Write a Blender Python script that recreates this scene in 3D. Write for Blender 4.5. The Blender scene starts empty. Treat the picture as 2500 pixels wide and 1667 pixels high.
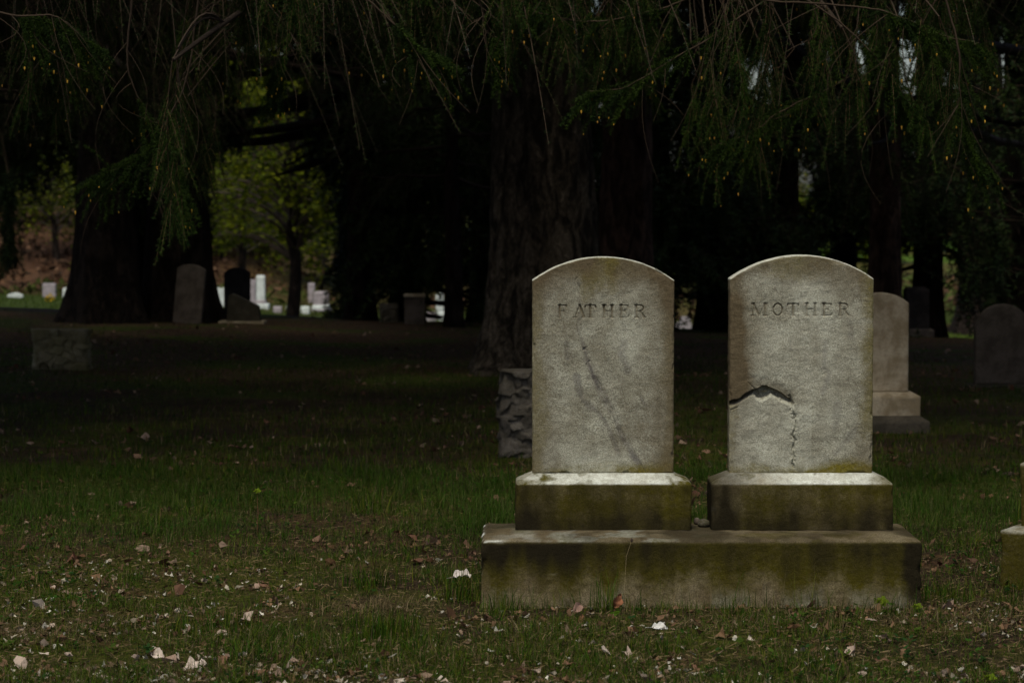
import bpy, math, random
import numpy as np
from mathutils import Vector
random.seed(7); RNG = np.random.default_rng(7)
sc = bpy.context.scene
R = math.radians
# ------------------------------------------------------------------ camera
CAM_H = 1.27; LENS = 85.0; F = LENS/36*2500; CX, CY = 1250.0, 833.5; HOR = 500.0
PITCH = math.atan((CY-HOR)/F)
cd = bpy.data.cameras.new("camera"); cam = bpy.data.objects.new("camera", cd)
sc.collection.objects.link(cam); sc.camera = cam
cd.lens = LENS; cd.sensor_width = 36; cd.clip_start = .1; cd.clip_end = 1500
cam.location = (0, 0, CAM_H); cam.rotation_euler = (math.pi/2-PITCH, 0, 0)
cd.dof.use_dof = True; cd.dof.focus_distance = 8.1; cd.dof.aperture_fstop = 6.3
# ------------------------------------------------------------------ sky, sun, exposure
SUN_EL, SUN_AZ = R(60), R(192)      # azimuth clockwise from +Y
w = bpy.data.worlds.new("World"); sc.world = w; w.use_nodes = True
nt = w.node_tree; sky = nt.nodes.new("ShaderNodeTexSky"); sky.sky_type = 'NISHITA'
sky.sun_disc = False; sky.sun_elevation = SUN_EL; sky.sun_rotation = SUN_AZ
sky.air_density = 1.0; sky.dust_density = 3.5; sky.ozone_density = .6
bg = nt.nodes["Background"]; bg.inputs[1].default_value = .145
nt.links.new(sky.outputs[0], bg.inputs[0])
sd = bpy.data.lights.new("sun", 'SUN'); sun = bpy.data.objects.new("sun", sd); sc.collection.objects.link(sun)
sd.energy = 2.5; sd.angle = R(12); sd.color = (1, .945, .74)
sv = Vector((math.sin(SUN_AZ)*math.cos(SUN_EL), math.cos(SUN_AZ)*math.cos(SUN_EL), math.sin(SUN_EL)))
sun.rotation_euler = sv.to_track_quat('Z', 'Y').to_euler()
sc.view_settings.view_transform = 'Standard'; sc.view_settings.look = 'None'
sc.view_settings.exposure = -0.12; sc.view_settings.gamma = 1
sc.render.engine = 'CYCLES'
sc.cycles.use_denoising = True; sc.cycles.max_bounces = 5; sc.cycles.diffuse_bounces = 3
sc.cycles.transparent_max_bounces = 4; sc.cycles.sample_clamp_indirect = 4

# ------------------------------------------------------------------ pixel <-> world (source pixels 2500x1667)
cp, sp = math.cos(PITCH), math.sin(PITCH)
def ray(xs, ys):
    a, b = (xs-CX)/F, (CY-ys)/F
    return np.array([a, cp+b*sp, -sp+b*cp])
def at(xs, ys, Y):
    d = ray(xs, ys); t = Y/d[1]
    return np.array([0, 0, CAM_H])+d*t
def proj(P):
    P = np.asarray(P, float); q = P-np.array([0, 0, CAM_H])
    dep = q[..., 1]*cp-q[..., 2]*sp; up = q[..., 1]*sp+q[..., 2]*cp
    dep = np.where(dep < .1, .1, dep)
    return CX+F*q[..., 0]/dep, CY-F*up/dep
D = 2500/2352.     # display-pixel factor used while measuring
# ------------------------------------------------------------------ numpy noise
def _h(ix, iy, iz, seed):
    n = (ix*374761393+iy*668265263+iz*2147483647 % 1013904223+seed*974634533).astype(np.int64) & 0xffffffff
    n = (n ^ (n >> 13))*1274126177 & 0xffffffff
    n = (n ^ (n >> 16))*2246822519 & 0xffffffff
    return ((n ^ (n >> 15)) & 0xffffff)/float(0xffffff)
def vnoise(P, seed=0):
    P = np.asarray(P, float); i = np.floor(P).astype(np.int64); f = P-i; f = f*f*(3-2*f); r = 0
    for a in (0, 1):
        for b in (0, 1):
            for c in (0, 1):
                wt = (f[..., 0] if a else 1-f[..., 0])*(f[..., 1] if b else 1-f[..., 1])*(f[..., 2] if c else 1-f[..., 2])
                r = r+wt*_h(i[..., 0]+a, i[..., 1]+b, (i[..., 2]+c)*7919, seed)
    return r*2-1
def fbm(P, scale=1., octv=4, seed=0, gain=.5):
    P = np.asarray(P, float)*scale; r = 0; a = 1; s = 0
    for o in range(octv):
        r = r+a*vnoise(P+o*17.3, seed+o*31); s += a; a *= gain; P = P*2.03
    return r/s
def ss(a, b, x):
    t = np.clip((np.asarray(x, float)-a)/(b-a), 0, 1); return t*t*(3-2*t)
def seg_dist(X, Z, pts):
    best = np.full(X.shape, 1e9)
    for (x0, z0), (x1, z1) in zip(pts[:-1], pts[1:]):
        dx, dz = x1-x0, z1-z0; L = dx*dx+dz*dz+1e-12
        t = np.clip(((X-x0)*dx+(Z-z0)*dz)/L, 0, 1)
        best = np.minimum(best, np.hypot(X-x0-t*dx, Z-z0-t*dz))
    return best
# ------------------------------------------------------------------ mesh helpers
COL = sc.collection
def mesh_obj(name, V, faces, mats, mi=None, parent=None, attrs=None, smooth=True, loc=None):
    """faces: list of int arrays (n,3) or (n,4); mi: matching list of material indices"""
    me = bpy.data.meshes.new(name); V = np.asarray(V, np.float32)
    me.vertices.add(len(V)); me.vertices.foreach_set("co", V.ravel())
    faces = [np.asarray(f, np.int32) for f in faces if len(f)]
    tot = np.concatenate([np.full(len(f), f.shape[1], np.int32) for f in faces])
    loops = np.concatenate([f.ravel() for f in faces])
    me.loops.add(len(loops)); me.loops.foreach_set("vertex_index", loops)
    me.polygons.add(len(tot)); st = np.concatenate([[0], np.cumsum(tot)[:-1]]).astype(np.int32)
    me.polygons.foreach_set("loop_start", st)
    if mi is not None:
        me.polygons.foreach_set("material_index", np.concatenate([np.full(len(f), m, np.int32) if np.isscalar(m) else np.asarray(m, np.int32) for f, m in zip(faces, mi)]))
    me.polygons.foreach_set("use_smooth", np.full(len(tot), smooth))
    for m in (mats if isinstance(mats, (list, tuple)) else [mats]): me.materials.append(m)
    for k, v in (attrs or {}).items():
        v = np.asarray(v, np.float32)
        if v.ndim == 2:
            a = me.attributes.new(k, 'FLOAT_COLOR', 'POINT')
            if v.shape[1] == 3: v = np.concatenate([v, np.ones((len(v), 1), np.float32)], 1)
            a.data.foreach_set("color", v.ravel())
        else:
            a = me.attributes.new(k, 'FLOAT', 'POINT'); a.data.foreach_set("value", v)
    me.update(calc_edges=True); me.validate()
    o = bpy.data.objects.new(name, me); COL.objects.link(o)
    if loc is not None: o.location = loc
    if parent: o.parent = parent
    return o
def tag(o, label=None, cat=None, group=None, kind=None):
    if label: o['label'] = label
    if cat: o['category'] = cat
    if group: o['group'] = group
    if kind: o['kind'] = kind
    return o
def thing(name, loc, label, cat, group=None, rz=0, rx=0, ry=0):
    o = bpy.data.objects.new(name, None); COL.objects.link(o); o.empty_display_size = .2
    o.location = tuple(float(v) for v in loc); o.rotation_euler = (rx, ry, rz); return tag(o, label, cat, group)
class MB:
    def __init__(s): s.V = []; s.F = []; s.M = []; s.A = []; s.n = 0
    def add(s, V, F, m=0, col=None):
        V = np.asarray(V, float)
        if not len(V): return
        s.V.append(V); s.F.append(np.asarray(F)+s.n); s.M.append(m); s.n += len(V)
        s.A.append(np.tile(np.array(col if col is not None else (1, 1, 1), float), (len(V), 1)) if col is None or np.ndim(col) == 1 else np.asarray(col))
    def build(s, name, mats, parent=None, smooth=True, loc=None):
        V = np.concatenate(s.V)
        if loc is not None: V = V-np.asarray(loc)
        return mesh_obj(name, V, s.F, mats, s.M, parent, {'Col': np.concatenate(s.A)}, smooth, loc if parent is None else None)
def tube(P, rad, k=6, cap=True):
    P = np.asarray(P, float); n = len(P); rad = np.broadcast_to(np.asarray(rad, float), (n,))
    T = np.gradient(P, axis=0); T /= np.linalg.norm(T, axis=1)[:, None]+1e-9
    ref = np.array([0, 0, 1.]) if abs(T[0][2]) < .9 else np.array([1., 0, 0])
    A = np.cross(T, ref); A /= np.linalg.norm(A, axis=1)[:, None]+1e-9; B = np.cross(T, A)
    an = np.arange(k)*2*math.pi/k
    V = (P[:, None]+rad[:, None, None]*(A[:, None]*np.cos(an)[None, :, None]+B[:, None]*np.sin(an)[None, :, None])).reshape(-1, 3)
    i = np.arange(n-1)[:, None]*k; j = np.arange(k)[None]; j2 = (j+1) % k
    return V, np.stack([i+j, i+j2, i+k+j2, i+k+j], -1).reshape(-1, 4)
def grid_faces(nu, nv, wrap=False):
    i = np.arange(nu-1)[:, None]*nv; j = np.arange(nv if wrap else nv-1)[None]; j2 = (j+1) % nv
    return np.stack([i+j, i+j2, i+nv+j2, i+nv+j], -1).reshape(-1, 4)

# ------------------------------------------------------------------ materials
def mat(name, rough=.85):
    m = bpy.data.materials.new(name); m.use_nodes = True; n = m.node_tree
    b = n.nodes["Principled BSDF"]; b.inputs["Roughness"].default_value = rough
    b.inputs["Specular IOR Level"].default_value = .06
    return m, n, b
def N(n, t, **kw):
    x = n.nodes.new(t)
    for k, v in kw.items(): setattr(x, k, v)
    return x
def mixc(n, fac, a, b, typ='MIX'):
    x = N(n, "ShaderNodeMix", data_type='RGBA', blend_type=typ, clamp_factor=True)
    for sock, v in ((x.inputs[0], fac), (x.inputs[6], a), (x.inputs[7], b)):
        if hasattr(v, 'links'): n.links.new(v, sock)
        elif isinstance(v, (int, float)): sock.default_value = v
        else: sock.default_value = (*v, 1)
    return x.outputs[2]
def noise(n, scale, detail=4, rough=.55, vec=None, dist=0):
    x = N(n, "ShaderNodeTexNoise"); x.inputs["Scale"].default_value = scale; x.inputs["Detail"].default_value = detail
    x.inputs["Roughness"].default_value = rough; x.inputs["Distortion"].default_value = dist
    if vec is not None: n.links.new(vec, x.inputs["Vector"])
    return x.outputs[0]
def ramp(n, v, a, b, lo=0., hi=1.):
    x = N(n, "ShaderNodeMapRange", interpolation_type='SMOOTHSTEP'); n.links.new(v, x.inputs[0])
    x.inputs[1].default_value = a; x.inputs[2].default_value = b; x.inputs[3].default_value = lo; x.inputs[4].default_value = hi
    return x.outputs[0]
def attr(n, name): return N(n, "ShaderNodeAttribute", attribute_name=name)
def bump(n, b, hts, base=None):
    last = None
    for h, dist in hts:
        x = N(n, "ShaderNodeBump"); x.inputs["Strength"].default_value = 1; x.inputs["Distance"].default_value = dist
        n.links.new(h, x.inputs["Height"])
        if last is not None: n.links.new(last, x.inputs["Normal"])
        last = x.outputs[0]
    n.links.new(last, b.inputs["Normal"])
def coords(n): return N(n, "ShaderNodeTexCoord").outputs["Object"]
def stone_mat(name, base, alt, olive=(.085, .075, .02), vein=(.13, .125, .12), brown=(.075, .055, .035), pale=(.56, .58, .51), grain=1.0, rough=.9):
    """weathered marble: masks algae, vein, dirt, pale are attributes of the mesh"""
    m, n, b = mat(name, rough); c = coords(n)
    col = mixc(n, ramp(n, noise(n, 9, 5, .6, c), .38, .62), base, alt)
    col = mixc(n, ramp(n, noise(n, 90, 3, .6, c), .5, .75, 0, .3), col, alt)
    col = mixc(n, attr(n, 'vein').outputs['Fac'], col, vein)
    col = mixc(n, ramp(n, noise(n, 24, 5, .68, c, .6), .47, .66, 0, .5), col, tuple(.55*v for v in alt))
    sp1 = noise(n, 330, 3, .7, c)
    col = mixc(n, ramp(n, sp1, .34, .60, .7*grain, 0), col, (.07, .055, .035))
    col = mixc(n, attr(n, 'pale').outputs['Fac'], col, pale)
    am = N(n, "ShaderNodeMath", operation='MULTIPLY_ADD'); n.links.new(noise(n, 70, 5, .75, c), am.inputs[0]); am.inputs[1].default_value = 1.5; am.inputs[2].default_value = -.75
    aa = N(n, "ShaderNodeMath", operation='MULTIPLY_ADD'); n.links.new(attr(n, 'algae').outputs['Fac'], aa.inputs[0]); aa.inputs[1].default_value = 1.0; n.links.new(am.outputs[0], aa.inputs[2])
    gt = ramp(n, attr(n, 'algae').outputs['Fac'], .02, .2); ab = N(n, "ShaderNodeMath", operation='MULTIPLY', use_clamp=True); n.links.new(aa.outputs[0], ab.inputs[0]); n.links.new(gt, ab.inputs[1])
    col = mixc(n, ab.outputs[0], col, olive)
    col = mixc(n, attr(n, 'dirt').outputs['Fac'], col, brown)
    col = mixc(n, 1., col, mixc(n, ramp(n, noise(n, 190, 3, .7, c), .3, .7), (.78, .76, .72), (1.16, 1.16, 1.16)), 'MULTIPLY')
    n.links.new(col, b.inputs["Base Color"])
    bump(n, b, [(noise(n, 45, 5, .62, c), .006*grain), (noise(n, 300, 4, .8, c), .0032*grain)])
    return m
M = {}
M['marble'] = stone_mat('weathered_marble', (.45, .46, .39), (.31, .305, .245), olive=(.14, .12, .02), brown=(.11, .088, .055), vein=(.13, .125, .13))
M['marble_base'] = stone_mat('stained_marble', (.24, .205, .13), (.15, .12, .07), olive=(.068, .060, .007), brown=(.018, .015, .008), pale=(.64, .68, .64))
M['mossy_granite'] = stone_mat('mossy_granite', (.40, .37, .28), (.24, .22, .16), olive=(.17, .16, .08), grain=1.2)
M['granite'] = stone_mat('rough_granite', (.15, .14, .13), (.09, .085, .075), olive=(.05, .055, .02), grain=1.2)
def plain_stone(name, c1, c2):
    m, n, b = mat(name, .85); c = coords(n)
    col = mixc(n, ramp(n, noise(n, 7, 5, .6, c), .4, .62), c1, c2)
    col = mixc(n, ramp(n, noise(n, 60, 3, .6, c), .45, .75, 0, .5), col, tuple(.5*v for v in c1))
    n.links.new(col, b.inputs["Base Color"]); bump(n, b, [(noise(n, 60, 4, .6, c), .004)]); return m
M['old_marble'] = plain_stone('old_marble', (.42, .36, .27), (.25, .20, .13))
M['brown_stone'] = plain_stone('brown_stone', (.12, .1, .085), (.075, .06, .05))
M['dark_granite'] = plain_stone('dark_granite', (.02, .018, .018), (.035, .03, .03))
M['grey_stone'] = plain_stone('grey_stone', (.3, .27, .29), (.22, .2, .21))
M['white_stone'] = plain_stone('white_stone', (.55, .60, .59), (.42, .46, .45))
M['dull_stone'] = plain_stone('dull_stone', (.05, .045, .035), (.08, .07, .055))
def col_mat(name, rough=.8, trans=0., spec=.06, nscale=None, mul=1.):
    """colour from the mesh attribute Col, optional thin translucency for leaves"""
    m, n, b = mat(name, rough); b.inputs["Specular IOR Level"].default_value = spec
    col = attr(n, 'Col').outputs['Color']
    if nscale: col = mixc(n, 1., col, mixc(n, noise(n, nscale, 3, .6, coords(n)), (.45, .45, .45), (1.4, 1.4, 1.4)), 'MULTIPLY')
    n.links.new(col, b.inputs["Base Color"])
    if trans:
        t = N(n, "ShaderNodeBsdfTranslucent"); n.links.new(col, t.inputs[0])
        x = N(n, "ShaderNodeMixShader"); x.inputs[0].default_value = trans
        n.links.new(b.outputs[0], x.inputs[1]); n.links.new(t.outputs[0], x.inputs[2])
        n.links.new(x.outputs[0], n.nodes["Material Output"].inputs[0])
    return m
M['grass'] = col_mat('grass_blades', .6, .25)
M['leaf'] = col_mat('broad_leaves', .6, .45)
M['litter'] = col_mat('dead_leaves', .8, .1, .1, 60)
M['needle'] = col_mat('spruce_needles', .6, 0, .08)
M['twig'] = col_mat('twig_bark', .9, 0, .1)
M['bud'] = col_mat('spruce_buds', .6, .2)
def bark_mat(name, c1, c2, sc_=1.):
    m, n, b = mat(name, .95); b.inputs["Specular IOR Level"].default_value = .08; c = coords(n)
    mp = N(n, "ShaderNodeMapping"); mp.inputs["Scale"].default_value = (1, 1, .36); n.links.new(c, mp.inputs[0])
    mp2 = N(n, "ShaderNodeMapping"); mp2.inputs["Scale"].default_value = (1, 1, .6); n.links.new(c, mp2.inputs[0])
    fur = ramp(n, noise(n, 11*sc_, 6, .62, mp.outputs[0], .8), .36, .60)
    nzc = N(n, "ShaderNodeTexNoise"); nzc.inputs["Scale"].default_value = 14; nzc.inputs["Detail"].default_value = 4; n.links.new(mp2.outputs[0], nzc.inputs["Vector"])
    scl = N(n, "ShaderNodeVectorMath", operation='SCALE'); scl.inputs[3].default_value = .11; n.links.new(nzc.outputs["Color"], scl.inputs[0])
    wv = N(n, "ShaderNodeVectorMath", operation='ADD'); n.links.new(mp2.outputs[0], wv.inputs[0]); n.links.new(scl.outputs[0], wv.inputs[1])
    vo = N(n, "ShaderNodeTexVoronoi", feature='DISTANCE_TO_EDGE'); vo.inputs["Scale"].default_value = 24*sc_; n.links.new(wv.outputs[0], vo.inputs["Vector"])
    fine = ramp(n, noise(n, 34*sc_, 5, .7, mp2.outputs[0], .5), .3, .7); plate = ramp(n, vo.outputs["Distance"], 0, .16, .45, 1)
    mm = N(n, "ShaderNodeMath", operation='MULTIPLY'); n.links.new(fine, mm.inputs[0]); n.links.new(plate, mm.inputs[1]); pl = mm.outputs[0]
    col = mixc(n, pl, c2, c1); col = mixc(n, fur, tuple(.35*v for v in c2), col)
    n.links.new(col, b.inputs["Base Color"]); bump(n, b, [(fur, .035), (pl, .018)])
    return m
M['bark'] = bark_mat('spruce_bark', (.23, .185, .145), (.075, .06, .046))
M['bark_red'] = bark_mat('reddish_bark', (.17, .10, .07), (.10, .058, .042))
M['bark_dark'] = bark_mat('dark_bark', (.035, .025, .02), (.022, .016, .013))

# ------------------------------------------------------------------ terrain
def hillf(x, y):
    q = x/np.maximum(y, 1.)
    return .12+.88*(1-ss(-.135, -.07, q))
def gz0(x, y):
    x = np.asarray(x, float); y = np.asarray(y, float)
    xc = np.clip(x, -40, 40)
    za = (-.10-.030*np.clip(x, -8, 8))*ss(11, 27, y)
    zb = -1.55-.042*xc
    z = za*(1-ss(26, 50, y))+zb*ss(26, 50, y)
    hf = hillf(x, y)
    up = 1.75*ss(62, 71, y)*(.35+.65*hf)+hf*(.05*np.clip(y-70, 0, 30)+.115*np.clip(y-100, 0, 160))+(1-hf)*.012*np.clip(y-70, 0, 200)
    z = z+up
    z = z+.35*ss(-2, -25, y)
    return z
def gz(x, y, fine=True):
    z = gz0(x, y); x = np.asarray(x, float); y = np.asarray(y, float)
    P = np.stack([x, y, 0*x], -1)
    z = z+.035*fbm(P, .6, 3, 3)*ss(5, 9, np.abs(y-7.9)+np.abs(x-.6)*.8+3)
    if fine: z = z+.014*fbm(P, 5, 3, 9)
    near = (1-ss(.0, .5, np.maximum(np.abs(x-.6)-.72, np.abs(y-7.8)-.3)))
    return z*(1-near)+near*(z*.3-.004)
def ground_at(xs, ys, ymax=300):
    d = ray(xs, ys); Y = np.arange(6, ymax, .02)
    P = np.array([0, 0, CAM_H])+d*(Y/d[1])[:, None]
    h = P[:, 2]-gz0(P[:, 0], P[:, 1]); i = np.argmax(h < 0)
    if h[i] >= 0: i = len(Y)-1
    return P[i]
def axis(parts):
    a = [parts[0][0]]
    for lo, hi, st in parts: a += list(np.linspace(lo, hi, max(2, int(round((hi-lo)/st))+1))[1:])
    return np.array(a)
gx = axis([(-160, -40, 8), (-40, -12, 1.2), (-12, -5, .25), (-5, 5, .05), (5, 12, .25), (12, 40, 1.2), (40, 160, 8)])
gy = axis([(-40, -4, 3), (-4, 5.5, .5), (5.5, 14, .05), (14, 30, .12), (30, 80, .5), (80, 300, 3)])
GX, GY = np.meshgrid(gx, gy)
GZ = gz(GX, GY)
P2 = np.stack([GX, GY, 0*GX], -1)
n1 = fbm(P2, 1.3, 4, 21); n2 = fbm(P2, 6, 4, 22)
def mix3(a, b, t): return a*(1-t[..., None])+b*t[..., None]
soil = np.array([.030, .020, .012]); moss = np.array([.040, .046, .007]); duff = np.array([.055, .032, .018])
gc = mix3(np.broadcast_to(soil, GX.shape+(3,)), np.broadcast_to(moss, GX.shape+(3,)), ss(-.25, .25, n1+.5*n2))
gc = mix3(gc, np.broadcast_to(duff, gc.shape), ss(.1, .45, n2-.3*n1)*.7)
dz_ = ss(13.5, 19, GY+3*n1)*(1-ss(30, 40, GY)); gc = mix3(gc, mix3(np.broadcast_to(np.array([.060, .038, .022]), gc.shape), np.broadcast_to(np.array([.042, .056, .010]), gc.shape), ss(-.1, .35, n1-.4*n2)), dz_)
farg = mix3(mix3(np.broadcast_to(np.array([.028, .044, .006]), gc.shape), np.broadcast_to(np.array([.045, .10, .006]), gc.shape), ss(0, 6, GX)), np.broadcast_to(np.array([.06, .055, .014]), gc.shape), ss(-.3, .4, fbm(P2, .15, 4, 31)))
gc = mix3(gc, farg, ss(38, 46, GY))
bankc = mix3(np.broadcast_to(np.array([.085, .048, .026]), gc.shape), np.broadcast_to(np.array([.045, .024, .014]), gc.shape), ss(-.3, .3, fbm(P2, .8, 4, 41)))
bm_ = ss(61.5, 63, GY)*(1-ss(76, 88, GY+6*fbm(P2, .1, 3, 5)))*(.25+.75*hillf(GX, GY))
gc = mix3(gc, bankc, np.clip(bm_, 0, 1))
mg, n_, b_ = mat('ground_soil', .95); b_.inputs["Specular IOR Level"].default_value = .1
c_ = coords(n_)
cc = mixc(n_, 1., attr(n_, 'Col').outputs['Color'], mixc(n_, ramp(n_, noise(n_, 28, 6, .7, c_), .3, .7), (.4, .4, .4), (1.7, 1.6, 1.5)), 'MULTIPLY')
n_.links.new(cc, b_.inputs["Base Color"]); bump(n_, b_, [(noise(n_, 12, 5, .6, c_), .05), (noise(n_, 90, 5, .7, c_), .012)])
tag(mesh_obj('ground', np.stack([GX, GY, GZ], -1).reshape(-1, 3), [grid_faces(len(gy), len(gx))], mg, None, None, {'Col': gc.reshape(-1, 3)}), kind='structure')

# ------------------------------------------------------------------ stone shapes
def loft_block(w, d, prof, r=.008, step=.006, amp=.0015, big=0., seed=0, chips=0., cap_n=5):
    """rounded rectangle outlines stacked along prof [(z, inset)], roughened; returns V, F list, normal-ish info"""
    hw, hd = w/2, d/2; pts = []; nr = []
    nx = max(2, int(w/step)); ny = max(2, int(d/step)); k = 4
    for cx_, cy_, a0, (ex, ey), n_s in ((hw-r, -hd+r, -90, (0, 1), ny), (hw-r, hd-r, 0, (-1, 0), nx), (-hw+r, hd-r, 90, (0, -1), ny), (-hw+r, -hd+r, 180, (1, 0), nx)):
        for i in range(k+1):
            a = R(a0+90*i/k); pts.append((cx_+r*math.cos(a), cy_+r*math.sin(a))); nr.append((math.cos(a), math.sin(a)))
        L = (d if ey else w)-2*r; px, py = pts[-1]
        for i in range(1, n_s): pts.append((px+ex*L*i/n_s, py+ey*L*i/n_s)); nr.append((ey, -ex))
    pts = np.array(pts); nr = np.array(nr)
    Z = [prof[0]]
    for (z0, i0), (z1, i1) in zip(prof[:-1], prof[1:]):
        m = max(1, int(math.hypot(z1-z0, i1-i0)/step))
        Z += [(z0+(z1-z0)*j/m, i0+(i1-i0)*j/m) for j in range(1, m+1)]
    z_, in_ = Z[-1]; lim = min(hw, hd)-.001
    for j in range(1, cap_n+1): Z.append((z_, in_+(lim-in_)*j/cap_n))
    rings = []
    for z, ins in Z:
        sx, sy = max(.0005, (hw-ins))/hw, max(.0005, (hd-ins))/hd
        rings.append(np.stack([pts[:, 0]*sx, pts[:, 1]*sy, np.full(len(pts), z)], 1))
    V = np.array(rings); m = len(pts)
    top = np.array([t[1] for t in Z]); 
    nrm = np.broadcast_to(np.concatenate([nr, np.zeros((m, 1))], 1), V.shape).copy()
    for j in range(len(Z)):
        a, b = max(0, j-1), min(len(Z)-1, j+1); dz, di = Z[b][0]-Z[a][0], Z[b][1]-Z[a][1]
        L = math.hypot(dz, di)+1e-9; nrm[j, :, :2] *= dz/L; nrm[j, :, 2] = di/L
    disp = amp*fbm(V, 40, 4, seed)+big*fbm(V, 9, 4, seed+5)
    if big > .005: disp = amp*fbm(V, 60, 4, seed)+big*.25*fbm(V, 9, 3, seed+5)+facets(V, 260, seed, big*.05, .22)+big*.22*fbm(V, 24, 4, seed+2, .6)
    if chips:
        e = fbm(V, 16, 3, seed+13); edge = np.exp(-((np.abs(np.abs(V[..., 0])-hw) + np.abs(V[..., 1]+hd))/.02)**2)
        disp = disp-chips*edge*ss(.1, .5, e)
    fade = ss(0, .01, V[..., 2]-Z[0][0]+.01)
    if big > .005: nrm = nrm*np.where(nrm[..., 2:3] > .5, .25, 1)
    V = V+nrm*(disp*fade)[..., None]
    return V.reshape(-1, 3), [grid_faces(len(Z), m, True)], nrm.reshape(-1, 3)
def facets(V, n, seed, off, tilt):
    """chiselled rock face: flat tilted pieces around random centres"""
    rg = np.random.default_rng(seed); lo, hi = V.reshape(-1, 3).min(0), V.reshape(-1, 3).max(0); C = lo+(hi-lo)*rg.random((n, 3)); T = rg.normal(0, tilt, (n, 3)); O = rg.normal(0, off, n)
    P = V+.012*np.stack([fbm(V, 25, 3, seed+k) for k in range(3)], -1)
    dd = ((P[..., None, :]-C)*np.array([1, 1, 1.3])); idx = (dd**2).sum(-1).argmin(-1)
    return O[idx]+((P-C[idx])*T[idx]).sum(-1)
def stone_attrs(V, **k):
    n = len(V); return {a: np.clip(np.broadcast_to(k.get(a, 0.), (n,)), 0, 1) for a in ('algae', 'vein', 'dirt', 'pale')}
def edge_round(d, r):      # inward offset for distance-to-edge d
    t = np.clip(1-d/r, 0, 1); return r*(1-np.sqrt(np.clip(1-t*t, 0, 1)))
def tablet(w, h, rise, th, nx=300, nz=440, relief=None, attrs=None, name='tablet', m='marble', parent=None, seed=0, loc=(0, 0, 0)):
    """arched tablet, front (-y) a dense relief, base at z=0"""
    u = np.linspace(-1, 1, nx); u = np.sign(u)*(1-(1-np.abs(u))**1.0); t = np.linspace(0, 1, nz)
    x = u*w/2; Rr = ((w/2)**2+rise**2)/(2*rise); top = h-rise+np.sqrt(np.maximum(Rr*Rr-x*x, 0))-(Rr-rise)
    X = np.broadcast_to(x, (nz, nx)).copy(); Z = t[:, None]*top[None]
    de = np.minimum(w/2-np.abs(X), np.where(Z > h*.5, (top[None]-Z)*.93, 1)); de = np.minimum(de, Z+.002)
    P = np.stack([X, 0*X, Z], -1)
    jit = .003*fbm(P, 30, 3, seed+3)-.007*ss(.28, .5, fbm(P, 17, 3, seed+6))
    Y = edge_round(np.maximum(de+jit*(de < .015), 0), .007)
    Y = Y-.0012*fbm(P, 25, 4, seed)-.0022*fbm(P, 6, 3, seed+1)
    if relief is not None: Y = Y+relief(X, Z)*ss(0, .004, de)
    Xo = X+.0008*fbm(P, 60, 2, seed+8)*(de < .004)
    V = np.stack([Xo, Y, Z], -1).reshape(-1, 3)
    ring = np.concatenate([np.arange(nx), np.arange(1, nz)*nx+nx-1, (nz-1)*nx+np.arange(nx-2, -1, -1), np.arange(nz-2, 0, -1)*nx])
    m_ = len(ring); F_ = [grid_faces(nz, nx)]
    rv = V[ring]; steps = [.25, .5, .75, .93, 1.]; base = len(V); prev = ring; add = []
    cen = np.array([0, 0, h*.5])
    for s in steps:
        q = rv.copy(); q[:, 1] = rv[:, 1]+(th-rv[:, 1])*s
        q += .0012*fbm(q, 30, 3, seed+4)[:, None]*np.sign(q-cen)*np.array([1, 0, 1])
        if s == 1.: q = cen+(q-cen)*np.array([.975, 1, .985])
        add.append(q); cur = base+np.arange(m_); base += m_
        F_.append(np.stack([prev, np.roll(prev, -1), np.roll(cur, -1), cur], 1)[:, ::-1]); prev = cur
    add.append(cen[None]+np.array([[0, th-cen[1], 0]])); c = base
    F_.append(np.stack([prev, np.roll(prev, -1), np.full(m_, c)], 1)[:, ::-1])
    V = np.concatenate([V]+add)
    A = attrs(V) if attrs else stone_attrs(V)
    if attrs:   # top edge cleaner, and painted paler as if catching light from above
        tv = h-rise+np.sqrt(np.maximum(Rr*Rr-V[:, 0]**2, 0))-(Rr-rise); rim_lit = ss(.0055, .0015, tv-V[:, 2]+.0012*fbm(V, 60, 3, 9))
        A['algae'] = A['algae']*(1-.85*rim_lit); A['dirt'] = A['dirt']*(1-.9*rim_lit); A['pale'] = np.maximum(A['pale'], .9*rim_lit)
    o = mesh_obj(name, V, F_, M[m], None, parent, A); o.location = loc; return o

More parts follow.
